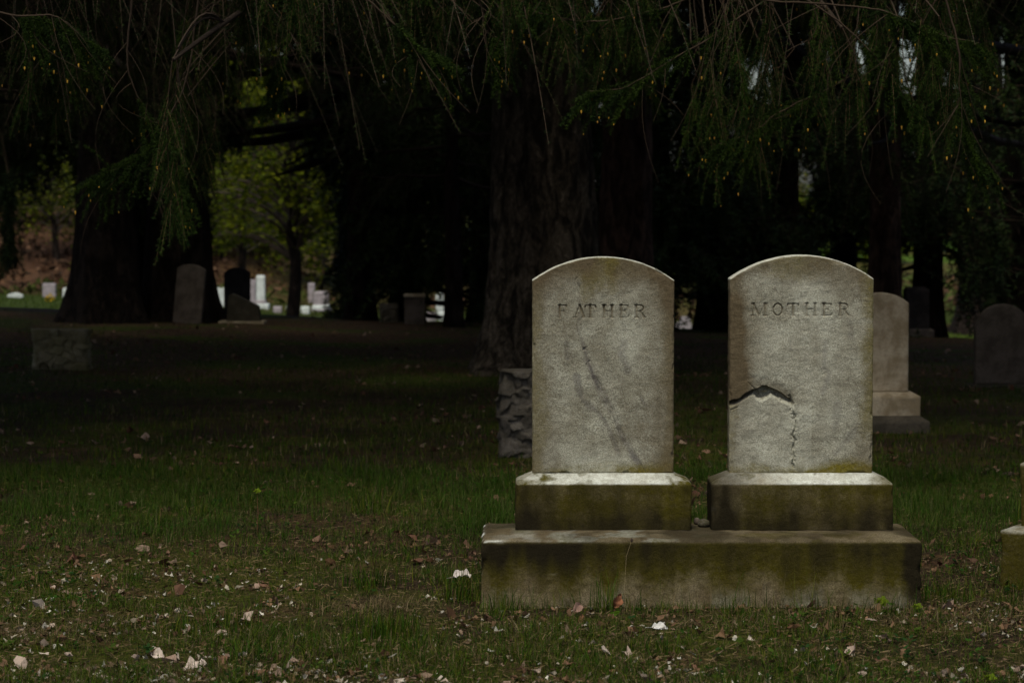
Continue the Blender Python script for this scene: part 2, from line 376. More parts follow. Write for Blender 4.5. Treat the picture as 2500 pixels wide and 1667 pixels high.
# carved letters: strokes on a unit-height box (x0,z0,x1,z1,width,depth)
def arc(cx, cz, rx, rz, a0, a1, wd, dp, n=8):
    p = [(cx+rx*math.cos(R(a0+(a1-a0)*i/n)), cz+rz*math.sin(R(a0+(a1-a0)*i/n))) for i in range(n+1)]
    return [(*p[i], *p[i+1], wd, dp) for i in range(n)]
ST, TH = .185, .08
def stem(x): return [(x, 0.02, x, .98, ST, 1), (x-.13, .97, x+.13, .97, .085, .9), (x-.13, .03, x+.13, .03, .085, .7)]
GL = {
 'F': stem(.15)+[(.15, .96, .68, .96, TH, .8), (.68, .96, .70, .80, .09, .9), (.15, .52, .45, .52, TH, .6), (.46, .62, .46, .42, .09, .8)],
 'E': stem(.15)+[(.15, .96, .68, .96, TH, .8), (.68, .96, .70, .80, .09, .9), (.15, .52, .45, .52, TH, .6), (.46, .62, .46, .42, .09, .9), (.15, .04, .72, .04, TH, .6), (.72, .04, .75, .2, .09, .9)],
 'T': [(.4, .02, .4, .98, ST, 1), (.27, .03, .53, .03, .085, .7), (.04, .96, .76, .96, TH, .8), (.04, .96, .02, .80, .09, 1), (.76, .96, .78, .80, .09, 1)],
 'H': stem(.15)+stem(.75)+[(.15, .52, .75, .52, TH, .6)],
 'A': [(.45, .98, .78, .03, ST, 1), (.43, .95, .12, .03, TH, .7), (.22, .33, .62, .33, TH, .5), (0, .03, .24, .03, .085, .7), (.64, .03, .92, .03, .085, .7)],
 'R': stem(.15)+arc(.42, .74, .27, .23, 90, -90, .12, .9)+[(.15, .97, .42, .97, TH, .8), (.15, .51, .42, .51, TH, .6), (.45, .5, .74, .04, ST, 1), (.7, .03, .88, .03, .085, .7)],
 'O': arc(.45, .5, .36, .47, 0, 360, .11, .9, 20)+arc(.43, .5, .33, .42, 110, 250, .1, .9)+arc(.47, .5, .33, .42, -70, 70, .1, .9),
 'M': [(.1, .02, .14, .98, TH, .7), (.14, .97, .5, .05, ST, 1), (.5, .05, .84, .97, TH, .7), (.88, .02, .86, .98, ST, 1), (0, .97, .2, .97, .085, .9), (0, .03, .22, .03, .085, .7), (.78, .97, 1.0, .97, .085, .9), (.75, .03, 1.02, .03, .085, .7)],
}
def carve(X, Z, letters, z0, cap, depth, seed):
    """letters: (char, x_left, x_scale)"""
    out = np.zeros(X.shape); m = (Z > z0-cap*.2) & (Z < z0+cap*1.2); x, z = X[m], Z[m]; best = np.zeros(x.shape)
    nz_ = fbm(np.stack([x, 0*x, z], -1), 160, 3, seed)*.0012
    for ch, xl, sx in letters:
        for a, b, c, d_, wd, dp in GL[ch]:
            ds = seg_dist(x, z, [(xl+a*sx, z0+b*cap), (xl+c*sx, z0+d_*cap)])+nz_
            hw = wd*cap*.62
            best = np.maximum(best, dp*np.clip(1-ds/hw, 0, 1)**.8)
    wear = .62+.38*ss(-.35, .25, fbm(np.stack([x, 0*x, z], -1), 28, 3, seed+50)); out[m] = depth*best*wear*(.75+.25*ss(z0+cap*.3, z0+cap, z)); return out

# ---- pixel coordinates on the front face of the tablets
TY = 7.835
def tx(xs, ys=900): return at(xs, ys, TY)[0]
def tz(ys, xs=1500): return at(xs, ys, TY)[2]
PLZ = .3985
def zoom3(p): return (1250+p[0]/2.34, 580+p[1]/2.34)
def face_pts(pts, x0): return [(tx(*zoom3(p))-x0, tz(zoom3(p)[1], zoom3(p)[0])-PLZ) for p in pts]

# ---- shared base
BX0, BX1 = at(1175, 1400, 7.6)[0], at(2251, 1400, 7.6)[0]; BW, BXC = BX1-BX0, (BX0+BX1)/2
V, Fc, nn = loft_block(BW, .42, [(-.1, 0), (.2, 0), (.207, .004), (.212, .012), (.2195, .09)], r=.01, amp=.0024, seed=11, chips=.012, big=.0018)
front = np.clip(-nn[:, 1], 0, 1); x, z = V[:, 0], V[:, 2]
nA, nB, nC = fbm(V, 5, 4, 61), fbm(V*np.array([1, 1, .25]), 14, 4, 62), fbm(V, 30, 4, 63)
side = ss(.3, .8, 1-nn[:, 2]); topm = 1-side
nS = fbm(V*np.array([1, 1, .12]), 22, 4, 64); alg = side*np.clip(.9*ss(-.02, .15, z+.05*nB+.05*nA+.03*nS)+.22+.5*nB+.25*nC, 0, 1)
drt = side*np.clip(ss(.03, .19, z+.05*nA+.05*nS)*(.62+.4*ss(-.1, -.55, x+.15*nA)+.5*nS)+.35*nB*ss(.05, .1, z), 0, 1)+side*.9*ss(.615, .66, x+.02*nC+.03*nA)+topm*(.25+.5*ss(-.1, .3, nA))
pal = topm*ss(.0, .3, nB+.3*nC)*.6*ss(.45, 0, np.abs(x+.32))+side*.22*ss(.08, .0, z+.04*nA)*ss(-.2, .3, nB)
alg = alg+topm*.55*ss(.0, .35, nB+.5*nC)*ss(-.2, .2, nA+.3); chipw = ss(.008, .0, np.abs(z-.206)+.004*nC)*ss(-.61, -.66, x)*(nn[:, 1] < -.2)+ss(.012, .002, np.abs(x+BW/2-.002))*ss(-.1, .3, nC+nA)*(z > .03)
chipw = chipw+.45*ss(.002, 0, np.abs(z-.105+.003*nA))*ss(-.35, -.5, x)*side*ss(-.2, .3, nC)
shared = mesh_obj('double_pedestal', V, Fc, M['marble_base'], None, None, stone_attrs(V, algae=alg*(1-chipw), dirt=drt*(1-chipw), pale=np.maximum(pal, chipw), vein=side*.5*ss(.62, .67, x)))
shared.location = (BXC, 7.6+.21, 0)
tag(shared, 'long low mossy stone slab in the grass carrying both arched headstones', 'pedestal')

# ---- two headstones
def plinth(parent, w, seed, left_brown):
    d = .2; Hh = PLZ-.221
    V, Fc, nn = loft_block(w, d, [(0, 0), (Hh-.034, 0), (Hh-.028, .003), (Hh-.024, .008), (Hh, .058)], r=.012, amp=.0018, big=.0018, seed=seed, chips=.009)
    x, z = V[:, 0]/w, V[:, 2]/Hh
    a, b, c = fbm(V, 6, 4, seed+1), fbm(V*np.array([1, 1, .5]), 16, 4, seed+2), fbm(V, 45, 3, seed+3)
    top = ss(.25, .6, nn[:, 2]); side = 1-top
    rip = np.sin(z*16+6*a+x*5)*.5+.5
    alg = side*(.86+.55*a+.35*b)*ss(1.02, .9, z)*(.85+.15*rip); 
    s_ = fbm(V*np.array([1, 1, .15]), 24, 4, seed+7); drt = side*np.clip(.34+.45*ss(.35, -.2, z-.25+.5*a)+.55*s_+.3*b, 0, .92)+side*.3*ss(-.2, -.45, x+.1*a)
    if left_brown: drt = drt+top*.6*ss(-.15, -.45, x+.1*a)+side*.3*ss(-.3, -.45, x); alg = alg*(1-.6*ss(-.25, -.42, x+.1*a))
    pal = top*(.72+.45*c)*(1.05-.5*ss(.3, .5, np.abs(x)+.1*a)-.35*ss(.1, .4, b*.5+c*.6))
    alg = alg+top*.55*ss(.33, .5, np.abs(x)+.25*b)+top*.45*ss(.12, .4, b+.5*c)
    if left_brown: pal = pal*(1-.55*ss(.0, -.3, x+.2*b))+.45*side*ss(-.33, -.42, x+.1*a)*ss(.3, .05, np.abs(z-.2))*ss(0, .4, c)
    o = mesh_obj('plinth', V, Fc, M['marble_base'], None, parent, stone_attrs(V, algae=alg, dirt=drt, pale=pal))
    o.location = (0, .1, .221); return o

def father():
    w, x0 = .46, (tx(1300, 1000)+tx(1645, 1000))/2; h = tz(627, 1470)-PLZ
    t = thing('headstone', (x0, 7.775, 0), 'arched marble headstone carved FATHER with a diagonal grey vein', 'headstone', 'paired headstones on the long base')
    z0 = tz(775.5, 1470)-PLZ; cap = tz(744.5, 1470)-tz(775.5, 1470)
    L = lambda xs: tx(xs, 760)-x0
    px = 1/753.
    lets = [('F', L(1362), 30*px), ('A', L(1400), 33*px), ('T', L(1428), 33*px), ('H', L(1470), 32*px), ('E', L(1512), 31*px), ('R', L(1549), 32*px)]
    v1 = face_pts([(375, 240), (385, 380), (380, 520), (420, 660), (460, 780), (530, 920), (590, 1030), (620, 1120), (680, 1220), (750, 1340)], x0)
    v2 = face_pts([(370, 800), (400, 930), (500, 1000), (560, 1100), (610, 1230)], x0); v3 = face_pts([(640, 600), (625, 660), (660, 760)], x0); v4 = face_pts([(310, 600), (318, 690)], x0)
    v5 = face_pts([(730, 890), (750, 950), (790, 970)], x0)
    pit = face_pts([(380, 500), (385, 560), (415, 640), (440, 740)], x0)
    def relief(X, Z):
        P = np.stack([X, 0*X, Z], -1)
        r = carve(X, Z, lets, z0, cap, .0085, 5)
        dpit = seg_dist(X, Z, pit); r = r+.0045*ss(.016, 0, dpit)*ss(.25, .5, fbm(P, 110, 3, 77))
        r = r+.0018*ss(-.1, .3, fbm(P, 7, 4, 90))
        r = r+.0022*ss(.004, 0, np.abs(seg_dist(X, Z, v1)-.006))*ss(-.1, .3, fbm(P, 30, 3, 12))
        return r
    def at_(V):
        X, Z = V[:, 0], V[:, 2]; fr = (V[:, 1] < .02)
        a, b, c = fbm(V, 7, 4, 101), fbm(V, 22, 4, 102), fbm(V*np.array([1, 1, .3]), 18, 4, 103)
        wv = .005*fbm(V, 25, 3, 104)
        def vn(p, wd): return ss(wd*1.25, wd*.1, seg_dist(X, Z, p)+1.4*wv+.006*b+.006*a)
        vein = .62*vn(v1, .016)*ss(.50, .30, Z)*ss(-.8, -.1, b)+.40*vn(v1, .009)*ss(-.4, .1, b)+.55*vn(v2, .010)+.5*vn(v3, .011)+.5*vn(v4, .010)+.5*vn(v5, .008)+.18*ss(.25, .5, fbm(V*np.array([1.2, 1, .5]), 14, 4, 105))
        dt = seg_dist(X, Z, [(-.01, h), (-.02, h-.12)])
        edge = np.minimum(w/2-np.abs(X), 9)
        alg = .6*ss(.16, .02, (h-Z)+.10*np.abs(X)/.23+.05*c)+.6*ss(.05, .0, np.abs(X+.055)-.006+.03*c)*ss(h-.19, h-.06, Z)+.45*ss(.04, 0, np.abs(X-.03)+.02*c)*ss(h-.17, h-.05, Z)
        alg = alg+.45*ss(.055, .0, edge+.04*a)+.75*ss(.035, .0, Z+.03*a)*ss(-.25, .1, a+X*2)+.25*ss(.06, 0, Z+.03*a)
        ed = w/2-np.abs(X); drt = .55*ss(.20, .02, h-Z-.06*np.abs(X)/.23+.10*c)*ss(-.5, .3, c+.4*b)+.42*ss(.085, .0, ed+.05*a+.02*b)+.30*ss(.0, .5, c+.5*b)*ss(-.3, .4, a)+.4*ss(.09, .22, X+.06*a+.03*c)+.35*ss(.12, .02, h-Z+.05*a)
        car = carve(X, Z, lets, z0, cap, 1, 5)*fr; drt = drt+.95*car
        pl = .26*ss(.05, .45, fbm(V, 4.5, 3, 106))*ss(.21, .1, np.abs(X))
        return stone_attrs(V, algae=alg, vein=vein, dirt=drt, pale=pl)
    plinth(t, .571, 201, False)
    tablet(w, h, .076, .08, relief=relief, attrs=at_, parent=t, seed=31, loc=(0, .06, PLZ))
    return t
def mother():
    w, x0 = .466, (tx(1781, 1000)+tx(2131, 1000))/2; h = tz(623, 1950)-PLZ
    t = thing('headstone', (x0, 7.775, 0), 'arched marble headstone carved MOTHER, its lower left broken by a deep crack', 'headstone', 'paired headstones on the long base')
    z0 = tz(771, 1950)-PLZ; cap = tz(740.5, 1950)-tz(771, 1950); L = lambda xs: tx(xs, 760)-x0; px = 1/753.
    lets = [('M', L(1834), 39*px), ('O', L(1885), 31*px), ('T', L(1922), 35*px), ('H', L(1965), 33*px), ('E', L(2007), 32*px), ('R', L(2046), 34*px)]
    up = face_pts([(1200, 950), (1248, 935), (1290, 922), (1335, 893), (1390, 866), (1425, 847), (1455, 848), (1490, 862), (1530, 880), (1560, 902), (1590, 926), (1612, 940)], x0)
    lo = face_pts([(1200, 972), (1248, 956), (1300, 932), (1345, 905), (1380, 890), (1400, 915), (1430, 927), (1460, 912), (1482, 892), (1500, 905), (1540, 925), (1575, 940), (1600, 958)], x0)
    ver = face_pts([(1590, 905), (1600, 950), (1598, 985), (1612, 1010), (1622, 1050), (1620, 1085), (1610, 1115), (1602, 1130), (1620, 1155), (1612, 1180), (1603, 1215), (1616, 1250), (1602, 1280), (1610, 1315)], x0)
    hair = face_pts([(1350, 826), (1368, 845), (1388, 862)], x0); slit = face_pts([(1252, 985), (1290, 968)], x0)
    ux, uz = np.array(up).T; lx, lz = np.array(lo).T; xr = ux[-1]
    v1 = face_pts([(1790, 600), (1780, 740), (1812, 775), (1775, 890)], x0); v2 = face_pts([(1700, 660), (1660, 700)], x0); v3 = face_pts([(1860, 950), (1845, 1100)], x0)
    v4 = face_pts([(1590, 590), (1594, 640)], x0); v5 = face_pts([(1960, 1100), (1850, 1230)], x0); v6 = face_pts([(1930, 480), (1935, 560)], x0)
    def relief(X, Z):
        P = np.stack([X, 0*X, Z], -1); n_ = fbm(P, 120, 3, 55); n2_ = fbm(P, 45, 3, 56)
        r = carve(X, Z, lets, z0, cap, .0075, 6)
        zu = np.interp(X, ux, uz)+.0075*fbm(np.stack([X, 0*X, 0*X], -1), 60, 4, 57, .65); zl = np.interp(X, lx, lz)+.0030*n2_+.0022*fbm(P, 120, 2, 59)
        inx = ss(xr+.004, xr-.012, X)
        taper = 1-.55*ss(xr-.09, xr, X)
        prof = ss(zl-.009, zl+.002, Z)*ss(zu+.0015, zu-.0015, Z)
        hole = (.010*ss(zl-.009, zl-.001, Z)+.022*taper*ss(zl-.001, zl+.004, Z))*ss(zu+.002, zu-.002, Z)*inx
        # broken rock inside the opening
        hole = hole*(1+.35*fbm(P*np.array([1, 1, 2]), 60, 3, 60)); hole = hole-.014*ss(.012, .0, np.hypot(X-(tx(*zoom3((1445, 875)))-x0), (Z-(tz(zoom3((0, 872))[1])-PLZ))*1.6))*prof
        spall = .006*ss(.045, .0, Z-zu)*ss(-.002, .004, Z-zu)*inx*ss(-.19, -.10, X)*(1+.5*n2_)
        jag = seg_dist(X, Z, ver)+.0022*n_
        vert = .002*(1-2*np.abs(fbm(P, 70, 3, 61)))*ss(.02, .004, jag)+.0055*ss(.0034, .0010, jag+.0015*n2_)+.004*ss(.010, .002, jag)*ss(.05, .4, fbm(P, 75, 2, 58))
        lip = -.0016*ss(.012, .003, seg_dist(X, Z, ver))*(X < .03)
        r = r+hole+spall+vert+lip+.003*ss(.0014, .0004, seg_dist(X, Z, hair)+.0006*n_)+.004*ss(.003, .0006, seg_dist(X, Z, slit))
        vx = np.interp(Z, np.array(ver)[::-1, 1], np.array(ver)[::-1, 0])+.0045*fbm(P*np.array([0, 1, 1]), 75, 3, 93)+.0015*n_
        low = ss(.0008, -.0008, X-vx)*ss(.003, -.001, Z-zl)
        r = r+.0022*ss(-.1, .3, fbm(P*np.array([1, 1, 1.6]), 6.5, 4, 91))+.0016*fbm(P*np.array([1, 1, 2]), 18, 4, 92)
        r = r*1.0+low*.0055-low*.0012*ss(-.1, .3, fbm(P*np.array([1, 1, 1.6]), 6.5, 4, 91))+.003*ss(.0, .35, fbm(P, 55, 3, 94))*ss(.014, .003, np.abs(X-vx))*(Z < zl+.005)*(X > vx)
        return r
    def at_(V):
        X, Z = V[:, 0], V[:, 2]; fr = (V[:, 1] < .02)
        a, b, c = fbm(V, 7, 4, 111), fbm(V, 22, 4, 112), fbm(V*np.array([1, 1, .3]), 18, 4, 113)
        wv = .004*fbm(V, 25, 3, 114)
        def vn(p, wd): return ss(wd*1.25, wd*.1, seg_dist(X, Z, p)+1.4*wv+.006*b+.006*a)
        vein = .5*vn(v1, .009)+.3*vn(v2, .009)+.35*vn(v3, .011)+.5*vn(v4, .006)+.35*vn(v5, .01)+.35*vn(v6, .013)+.22*ss(.2, .5, fbm(V*np.array([1.2, 1, .5]), 12, 4, 115))
        edge = w/2-np.abs(X)
        alg = .55*ss(.14, .02, h-Z+.10*np.abs(X)/.23+.05*c)+.7*ss(.05, .008, w/2-X+.05*a)*ss(.05, .2, Z)+.8*ss(.05, .0, Z+.035*a)*ss(-.10, .06, X+.05*a)+.4*ss(.03, 0, Z+.03*a)+.3*ss(.03, 0, w/2+X+.03*a)
        ed = w/2-np.abs(X); drt = .50*ss(.17, .02, h-Z-.06*np.abs(X)/.23+.10*c)*ss(-.5, .3, c+.4*b)+.35*ss(.07, .0, ed+.05*a+.02*b)+.28*ss(.05, .5, c+.5*b)*ss(-.3, .4, a)+.95*ss(.095, .01, w/2+X+.04*a+.02*b)*ss(.19, .28, Z)*ss(.62, .54, Z)+.25*ss(.10, .02, h-Z+.05*a)
        zu = np.interp(X, ux, uz); zl = np.interp(X, lx, lz)
        cr = ss(zl+.000, zl+.006, Z)*ss(zu+.003, zu, Z)*ss(xr+.004, xr-.01, X)*fr
        halo = ss(.05, .0, Z-zu)*ss(-.002, .002, Z-zu)*ss(xr+.03, xr-.03, X)*ss(-.2, -.12, X)*fr
        car = carve(X, Z, lets, z0, cap, 1, 6)*fr
        drt = drt+.9*car+.55*cr+.45*halo
        pl = .22*(Z < zl)*(X < .035)*fr+.25*ss(-.05, .4, fbm(V, 4.5, 3, 116))*ss(.2, .08, np.abs(X))+.35*ss(.11, .03, np.hypot(X-.02, Z-(h-.13))+.02*a)
        lipm = ss(.011, .002, np.abs(Z-zl+.004)+.003*b)*(X < xr)*ss(-.175, -.12, X)*fr*ss(-.5, .1, c+.3); pl = np.maximum(pl*(1-cr), .36*lipm*(1-cr)); drt = drt*(1-.8*lipm*(1-cr)); alg = alg*(1-.6*lipm)  # lipm paints the broken lower lip paler, standing in for light it catches
        return stone_attrs(V, algae=alg, vein=vein, dirt=drt, pale=pl)
    plinth(t, .589, 301, True)
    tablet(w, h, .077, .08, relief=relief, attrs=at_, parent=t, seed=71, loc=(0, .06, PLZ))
    return t
father(); mother()

def rock(name, w, d, h, loc, label, cat='gravestone', m='granite', big=.03, seed=0, rz=0, group=None, taper=0., flat_top=True, algae=.3):
    V, Fc, nn = loft_block(w, d, [(-.1, 0), (h*.96, taper), (h, taper+.012)], r=.03, step=.006, amp=.004, big=big, seed=seed)
    if flat_top:
        tp = V[:, 2] > h*.93; V[tp, 2] = h*.97+(V[tp, 2]-h*.97)*.35
    a = fbm(V, 8, 4, seed+3)
    o = mesh_obj(name, V, Fc, M[m], None, None, stone_attrs(V, algae=algae*(.5+a), dirt=.3*a, pale=.12*ss(.2, .6, a), vein=0))
    o.location = tuple(loc); o.rotation_euler[2] = rz; return tag(o, label, cat, group)
# rough stone behind FATHER
g = ground_at(1260, 1045*D)
x_l = at(1150*D, 950*D, g[1])[0]
ht = at(1200, 848*D, g[1])[2]-g[2]
rock('headstone', .42, .20, ht, (x_l+.20, g[1]+.1, g[2]), 'rough hewn grey granite marker half hidden behind the FATHER headstone', 'headstone', big=.022, seed=400, taper=.012, algae=.15)
# rough block on the left
g = ground_at(140*D, 857*D); wl = (at(199*D, 800*D, g[1])-at(72*D, 800*D, g[1]))[0]
rock('grave_marker', wl, .20, at(140*D, 755*D, g[1])[2]-g[2], (at(136*D, 800*D, g[1])[0], g[1]+.1, g[2]), 'low square rock faced marker standing alone in the grass at far left', 'headstone', m='mossy_granite', big=.03, seed=430, rz=R(4), algae=.9)
# rear right marble headstone
g = ground_at(2070*D, 990*D); Yr = g[1]
t = thing('headstone', (at(2034*D, 900*D, Yr)[0], Yr, g[2]), 'smaller round shouldered marble headstone on two stepped bases behind the MOTHER headstone', 'headstone')
def px_m(Y): return F/Y
W1 = (2138-1930)*D/px_m(Yr); W2 = (2120-1948)*D/px_m(Yr); W3 = (2098-1970)*D/px_m(Yr)
zA = at(2034*D, 957*D, Yr)[2]-g[2]; zB = at(2034*D, 905*D, Yr)[2]-g[2]; zC = at(2034*D, 675*D, Yr)[2]-g[2]
def blk(name, w, d, z0, z1, m, parent, y=0, bev=.02, seed=0, step=.012, x=0, A=None):
    V, Fc, nn = loft_block(w, d, [(0, 0), (z1-z0-bev*.6, 0), (z1-z0, bev)], r=.008, step=step, amp=.002, big=.002, seed=seed)
    o = mesh_obj(name, V, Fc, M[m], None, parent, stone_attrs(V)); o.location = (x, y, z0); return o
blk('base_step', W1, .42, -.08, zA, 'dull_stone', t, .21, .05, 3)
blk('plinth', W2, .28, zA, zB, 'old_marble', t, .21, .035, 4)
tablet(W3, zC-zB, W3*.19, .07, 60, 90, parent=t, m='old_marble', seed=5, loc=(0, .175, zB))
# far right arched headstone
g = ground_at(2290*D, 893*D); Yr = g[1]; w_ = 128*D/px_m(Yr)
t = thing('headstone', (at(2308*D, 850*D, Yr)[0], Yr, g[2]), 'brown round topped headstone cut by the right edge, in front of the leaning trunk', 'headstone')
blk('plinth', w_*1.28, .22, -.06, at(2290*D, 884*D, Yr)[2]-g[2], 'dull_stone', t, .11, .02, 8)
zz = at(2290*D, 884*D, Yr)[2]-g[2]
tablet(w_, at(2300*D, 699*D, Yr)[2]-g[2]-zz, w_*.42, .07, 50, 90, parent=t, m='brown_stone', seed=9, loc=(0, .07, zz))
# cut off monument, right edge near
t = thing('headstone', (at(2440, 1400, 7.95)[0], 7.95, -.01), 'mossy stepped stone monument cut off by the right edge of the lawn', 'headstone', rz=R(-30))
for nm, w_, d_, z0_, z1_, bv, x_, sd_ in (('base_step', .7, .40, -.05, .215, .03, .35, 13), ('die', .5, .26, .215, .43, .02, .29, 14)):
    V, Fc, nn = loft_block(w_, d_, [(0, 0), (z1_-z0_-bv*.4, 0), (z1_-z0_, bv)], r=.01, step=.01, amp=.002, big=.002, seed=sd_, chips=.006)
    sd2 = ss(.3, .8, 1-nn[:, 2]); o = mesh_obj(nm, V, Fc, M['marble_base'], None, t, stone_attrs(V, algae=sd2*(.8+.5*fbm(V, 9, 3, 2))+.2, dirt=.3+.3*fbm(V, 12, 3, 3), pale=(1-sd2)*.5*ss(-.2, .3, fbm(V, 14, 3, 4)))); o.location = (x_, .20, z0_)
# leaning tablet in front of the left trunks
g = ground_at(428*D, 744*D); Yr = g[1]; w_ = 66*D/px_m(Yr)
t = thing('headstone', (g[0], Yr, g[2]-.03), 'plain brown tablet leaning to the right in front of the twin trunks', 'headstone', ry=R(5.5))
tablet(w_, at(428*D, 607*D, Yr)[2]-g[2]+.03, w_*.16, .08, 50, 90, parent=t, m='brown_stone', seed=15)
# black round topped stone behind the slanted one
g = ground_at(545*D, 728*D); Yr = g[1]+.6; w_ = 59*D/px_m(Yr); g[2] = gz0(g[0], Yr)
t = thing('headstone', (at(544*D, 700*D, Yr)[0], Yr, g[2]-.02), 'tall black round topped stone silhouetted beside the twin trunks', 'headstone')
tablet(w_, at(544*D, 614*D, Yr)[2]-g[2]+.02, w_*.22, .12, 40, 70, parent=t, m='dark_granite', seed=16)
# slant stone on slab
g = ground_at(555*D, 743*D); Yr = g[1]
def pxX(x, Y): return at(x*D, 720*D, Y)[0]
def pxZ(y, Y): return at(555*D, y*D, Y)[2]
def prism(name, poly, y0, th, m, parent, bev=.006):
    """side outline (x,z) given real thickness along y, edges bevelled"""
    P = np.array(poly); c = P.mean(0); n = len(P); rings = []
    for y, s in ((0, .985), (bev, 1), (th-bev, 1), (th, .985)): rings.append(np.concatenate([c+(P-c)*s, np.full((n, 1), y0+y)], 1)[:, [0, 2, 1]])
    V = np.concatenate(rings+[[[c[0], y0, c[1]]], [[c[0], y0+th, c[1]]]]); F4 = grid_faces(4, n, True)
    j = np.arange(n); F3 = np.concatenate([np.stack([j, (j+1) % n, np.full(n, 4*n)], 1)[:, ::-1], np.stack([3*n+j, 3*n+(j+1) % n, np.full(n, 4*n+1)], 1)])
    return mesh_obj(name, V, [F4, F3], M[m], None, parent, stone_attrs(V), smooth=False)
X0 = pxX(553, Yr); t = thing('headstone', (X0, Yr, g[2]), 'dark marker with a sloping top on a pale slab before the black stone', 'headstone')
blk('base_step', (608-502)*D/px_m(Yr), .3, -.06, pxZ(738, Yr)-g[2], 'old_marble', t, .15, .01, 17)
zz = pxZ(738, Yr)-g[2]
prism('slab', [(pxX(518, Yr)-X0, zz), (pxX(523, Yr)-X0, pxZ(680, Yr)-g[2]), (pxX(532, Yr)-X0, pxZ(675, Yr)-g[2]), (pxX(592, Yr)-X0, pxZ(704, Yr)-g[2]), (pxX(597, Yr)-X0, zz)], .05, .18, 'dull_stone', t)
# small dark stones near crest centre
g = ground_at(952*D, 742*D); Yr = g[1]; w_ = 47*D/px_m(Yr)
t = thing('headstone', (g[0], Yr, g[2]-.03), 'dark square headstone with a pale capped top, centre of the ridge', 'headstone')
zc = at(952*D, 682*D, Yr)[2]-g[2]+.03
blk('die', w_, .14, 0, zc, 'brown_stone', t, .07, .01, 19); blk('cap', w_*1.07, .17, zc, zc+.035, 'old_marble', t, .07, .015, 20)
g = ground_at(891*D, 740*D); Yr = g[1]+.3
rock('headstone', 42*D/px_m(Yr), .14, at(891*D, 696*D, Yr)[2]-g[2], (g[0], Yr, g[2]), 'low dark headstone just left of the pale capped stone', 'headstone', big=.01, seed=440)
# dark squat monument between the right trunks
g = ground_at(2110*D, 775*D); Yr = g[1]
t = thing('headstone', (g[0], Yr, g[2]), 'squat black monument in the gap between the two right trunks', 'headstone')
z1 = at(2110*D, 760*D, Yr)[2]-g[2]; z2 = at(2110*D, 660*D, Yr)[2]-g[2]
blk('base_step', 72*D/px_m(Yr), .4, -.05, z1+.02, 'brown_stone', t, .2, .02, 21); blk('die', 54*D/px_m(Yr), .26, z1+.02, z2, 'dark_granite', t, .2, .05, 22)

# ---- far stones beyond the ridge  (x0,x1,ytop,ybottom source px, kind, depth Y)
FAR = [
 (18, 55, 715, 745, 'arch', 'white_stone', 60, 'low white headstone, widest white one in the left gap'),
 (-14, 9, 727, 743, 'arch', 'white_stone', 60, 'white headstone cut by the left picture edge'),
 (104, 135, 692, 740, 'flat', 'grey_stone', 61, 'tall grey square topped headstone between two white ones'),
 (153, 188, 700, 740, 'arch', 'white_stone', 60, 'white round topped headstone beside the left trunk flare'),
 (520, 548, 702, 727, 'flat', 'white_stone', 60, 'white headstone peeking between the trunk and the black stone'),
 (607, 624, 683, 735, 'flat', 'grey_stone', 61.5, 'narrow grey headstone behind the white pillar'),
 (667, 687, 748, 763, 'flat', 'grey_stone', 58, 'small mottled marker, left one of the low row'),
 (699, 720, 747, 765, 'flat', 'white_stone', 58, 'small white cube marker, middle one of the low row'),
 (734, 755, 748, 765, 'flat', 'white_stone', 58, 'small white cube marker, right one of the low row'),
 (752, 768, 691, 735, 'flat', 'grey_stone', 63, 'slim grey headstone behind the wide stepped monument'),
 (806, 821, 658, 674, 'arch', 'white_stone', 72, 'tiny white stone high on the grass slope'),
 (1064, 1083, 716, 745, 'arch', 'white_stone', 62, 'white headstone glimpsed left of the great trunk'),
 (1040, 1064, 762, 777, 'flat', 'grey_stone', 57, 'low grey marker at the foot of the gap, left'),
 (1068, 1088, 760, 777, 'flat', 'white_stone', 57.5, 'low white marker at the foot of the gap, right'),
 (876, 892, 749, 764, 'flat', 'grey_stone', 57, 'tiny grey marker seen under the drooping spruce'),
 (1643, 1657, 786, 812, 'flat', 'grey_stone', 59, 'small dull headstone at the FATHER tablet edge'),
 (1700, 1721, 803, 817, 'arch', 'grey_stone', 57, 'low rounded pinkish marker between the two big headstones'),
 (1765, 1779, 803, 821, 'arch', 'white_stone', 57, 'white marker touching the MOTHER tablet edge'),
 (80, 92, 493, 520, 'flat', 'grey_stone', 96, 'pale headstone on the upper slope, left of the others'),
 (96, 116, 500, 542, 'flat', 'grey_stone', 92, 'larger grey headstone on the upper slope'),
 (126, 137, 488, 517, 'arch', 'white_stone', 98, 'white headstone on the upper slope near the trunk'),
 (1022, 1034, 690, 712, 'flat', 'grey_stone', 70, 'faint grey stone under the dark spruce skirts'),
]
for i, (a, b, y0, y1, kd, m, Y, lab) in enumerate(FAR):
    xm = (a+b)/2; p = at(xm, y1, Y); zg = float(gz0(p[0], Y)); top = at(xm, y0, Y)[2]; w_ = (b-a)/px_m(Y); zb = min(zg, p[2])-.05
    t = thing('far_headstone', (p[0], Y, zb), lab, 'headstone', 'far headstones beyond the ridge')
    H = top-zb
    if kd == 'arch':
        tablet(w_, H, w_*.16, .12, 24, 30, parent=t, m=m, seed=500+i)
    else: blk('slab', w_, .14, 0, H, m, t, .07, .012, 520+i, .04)
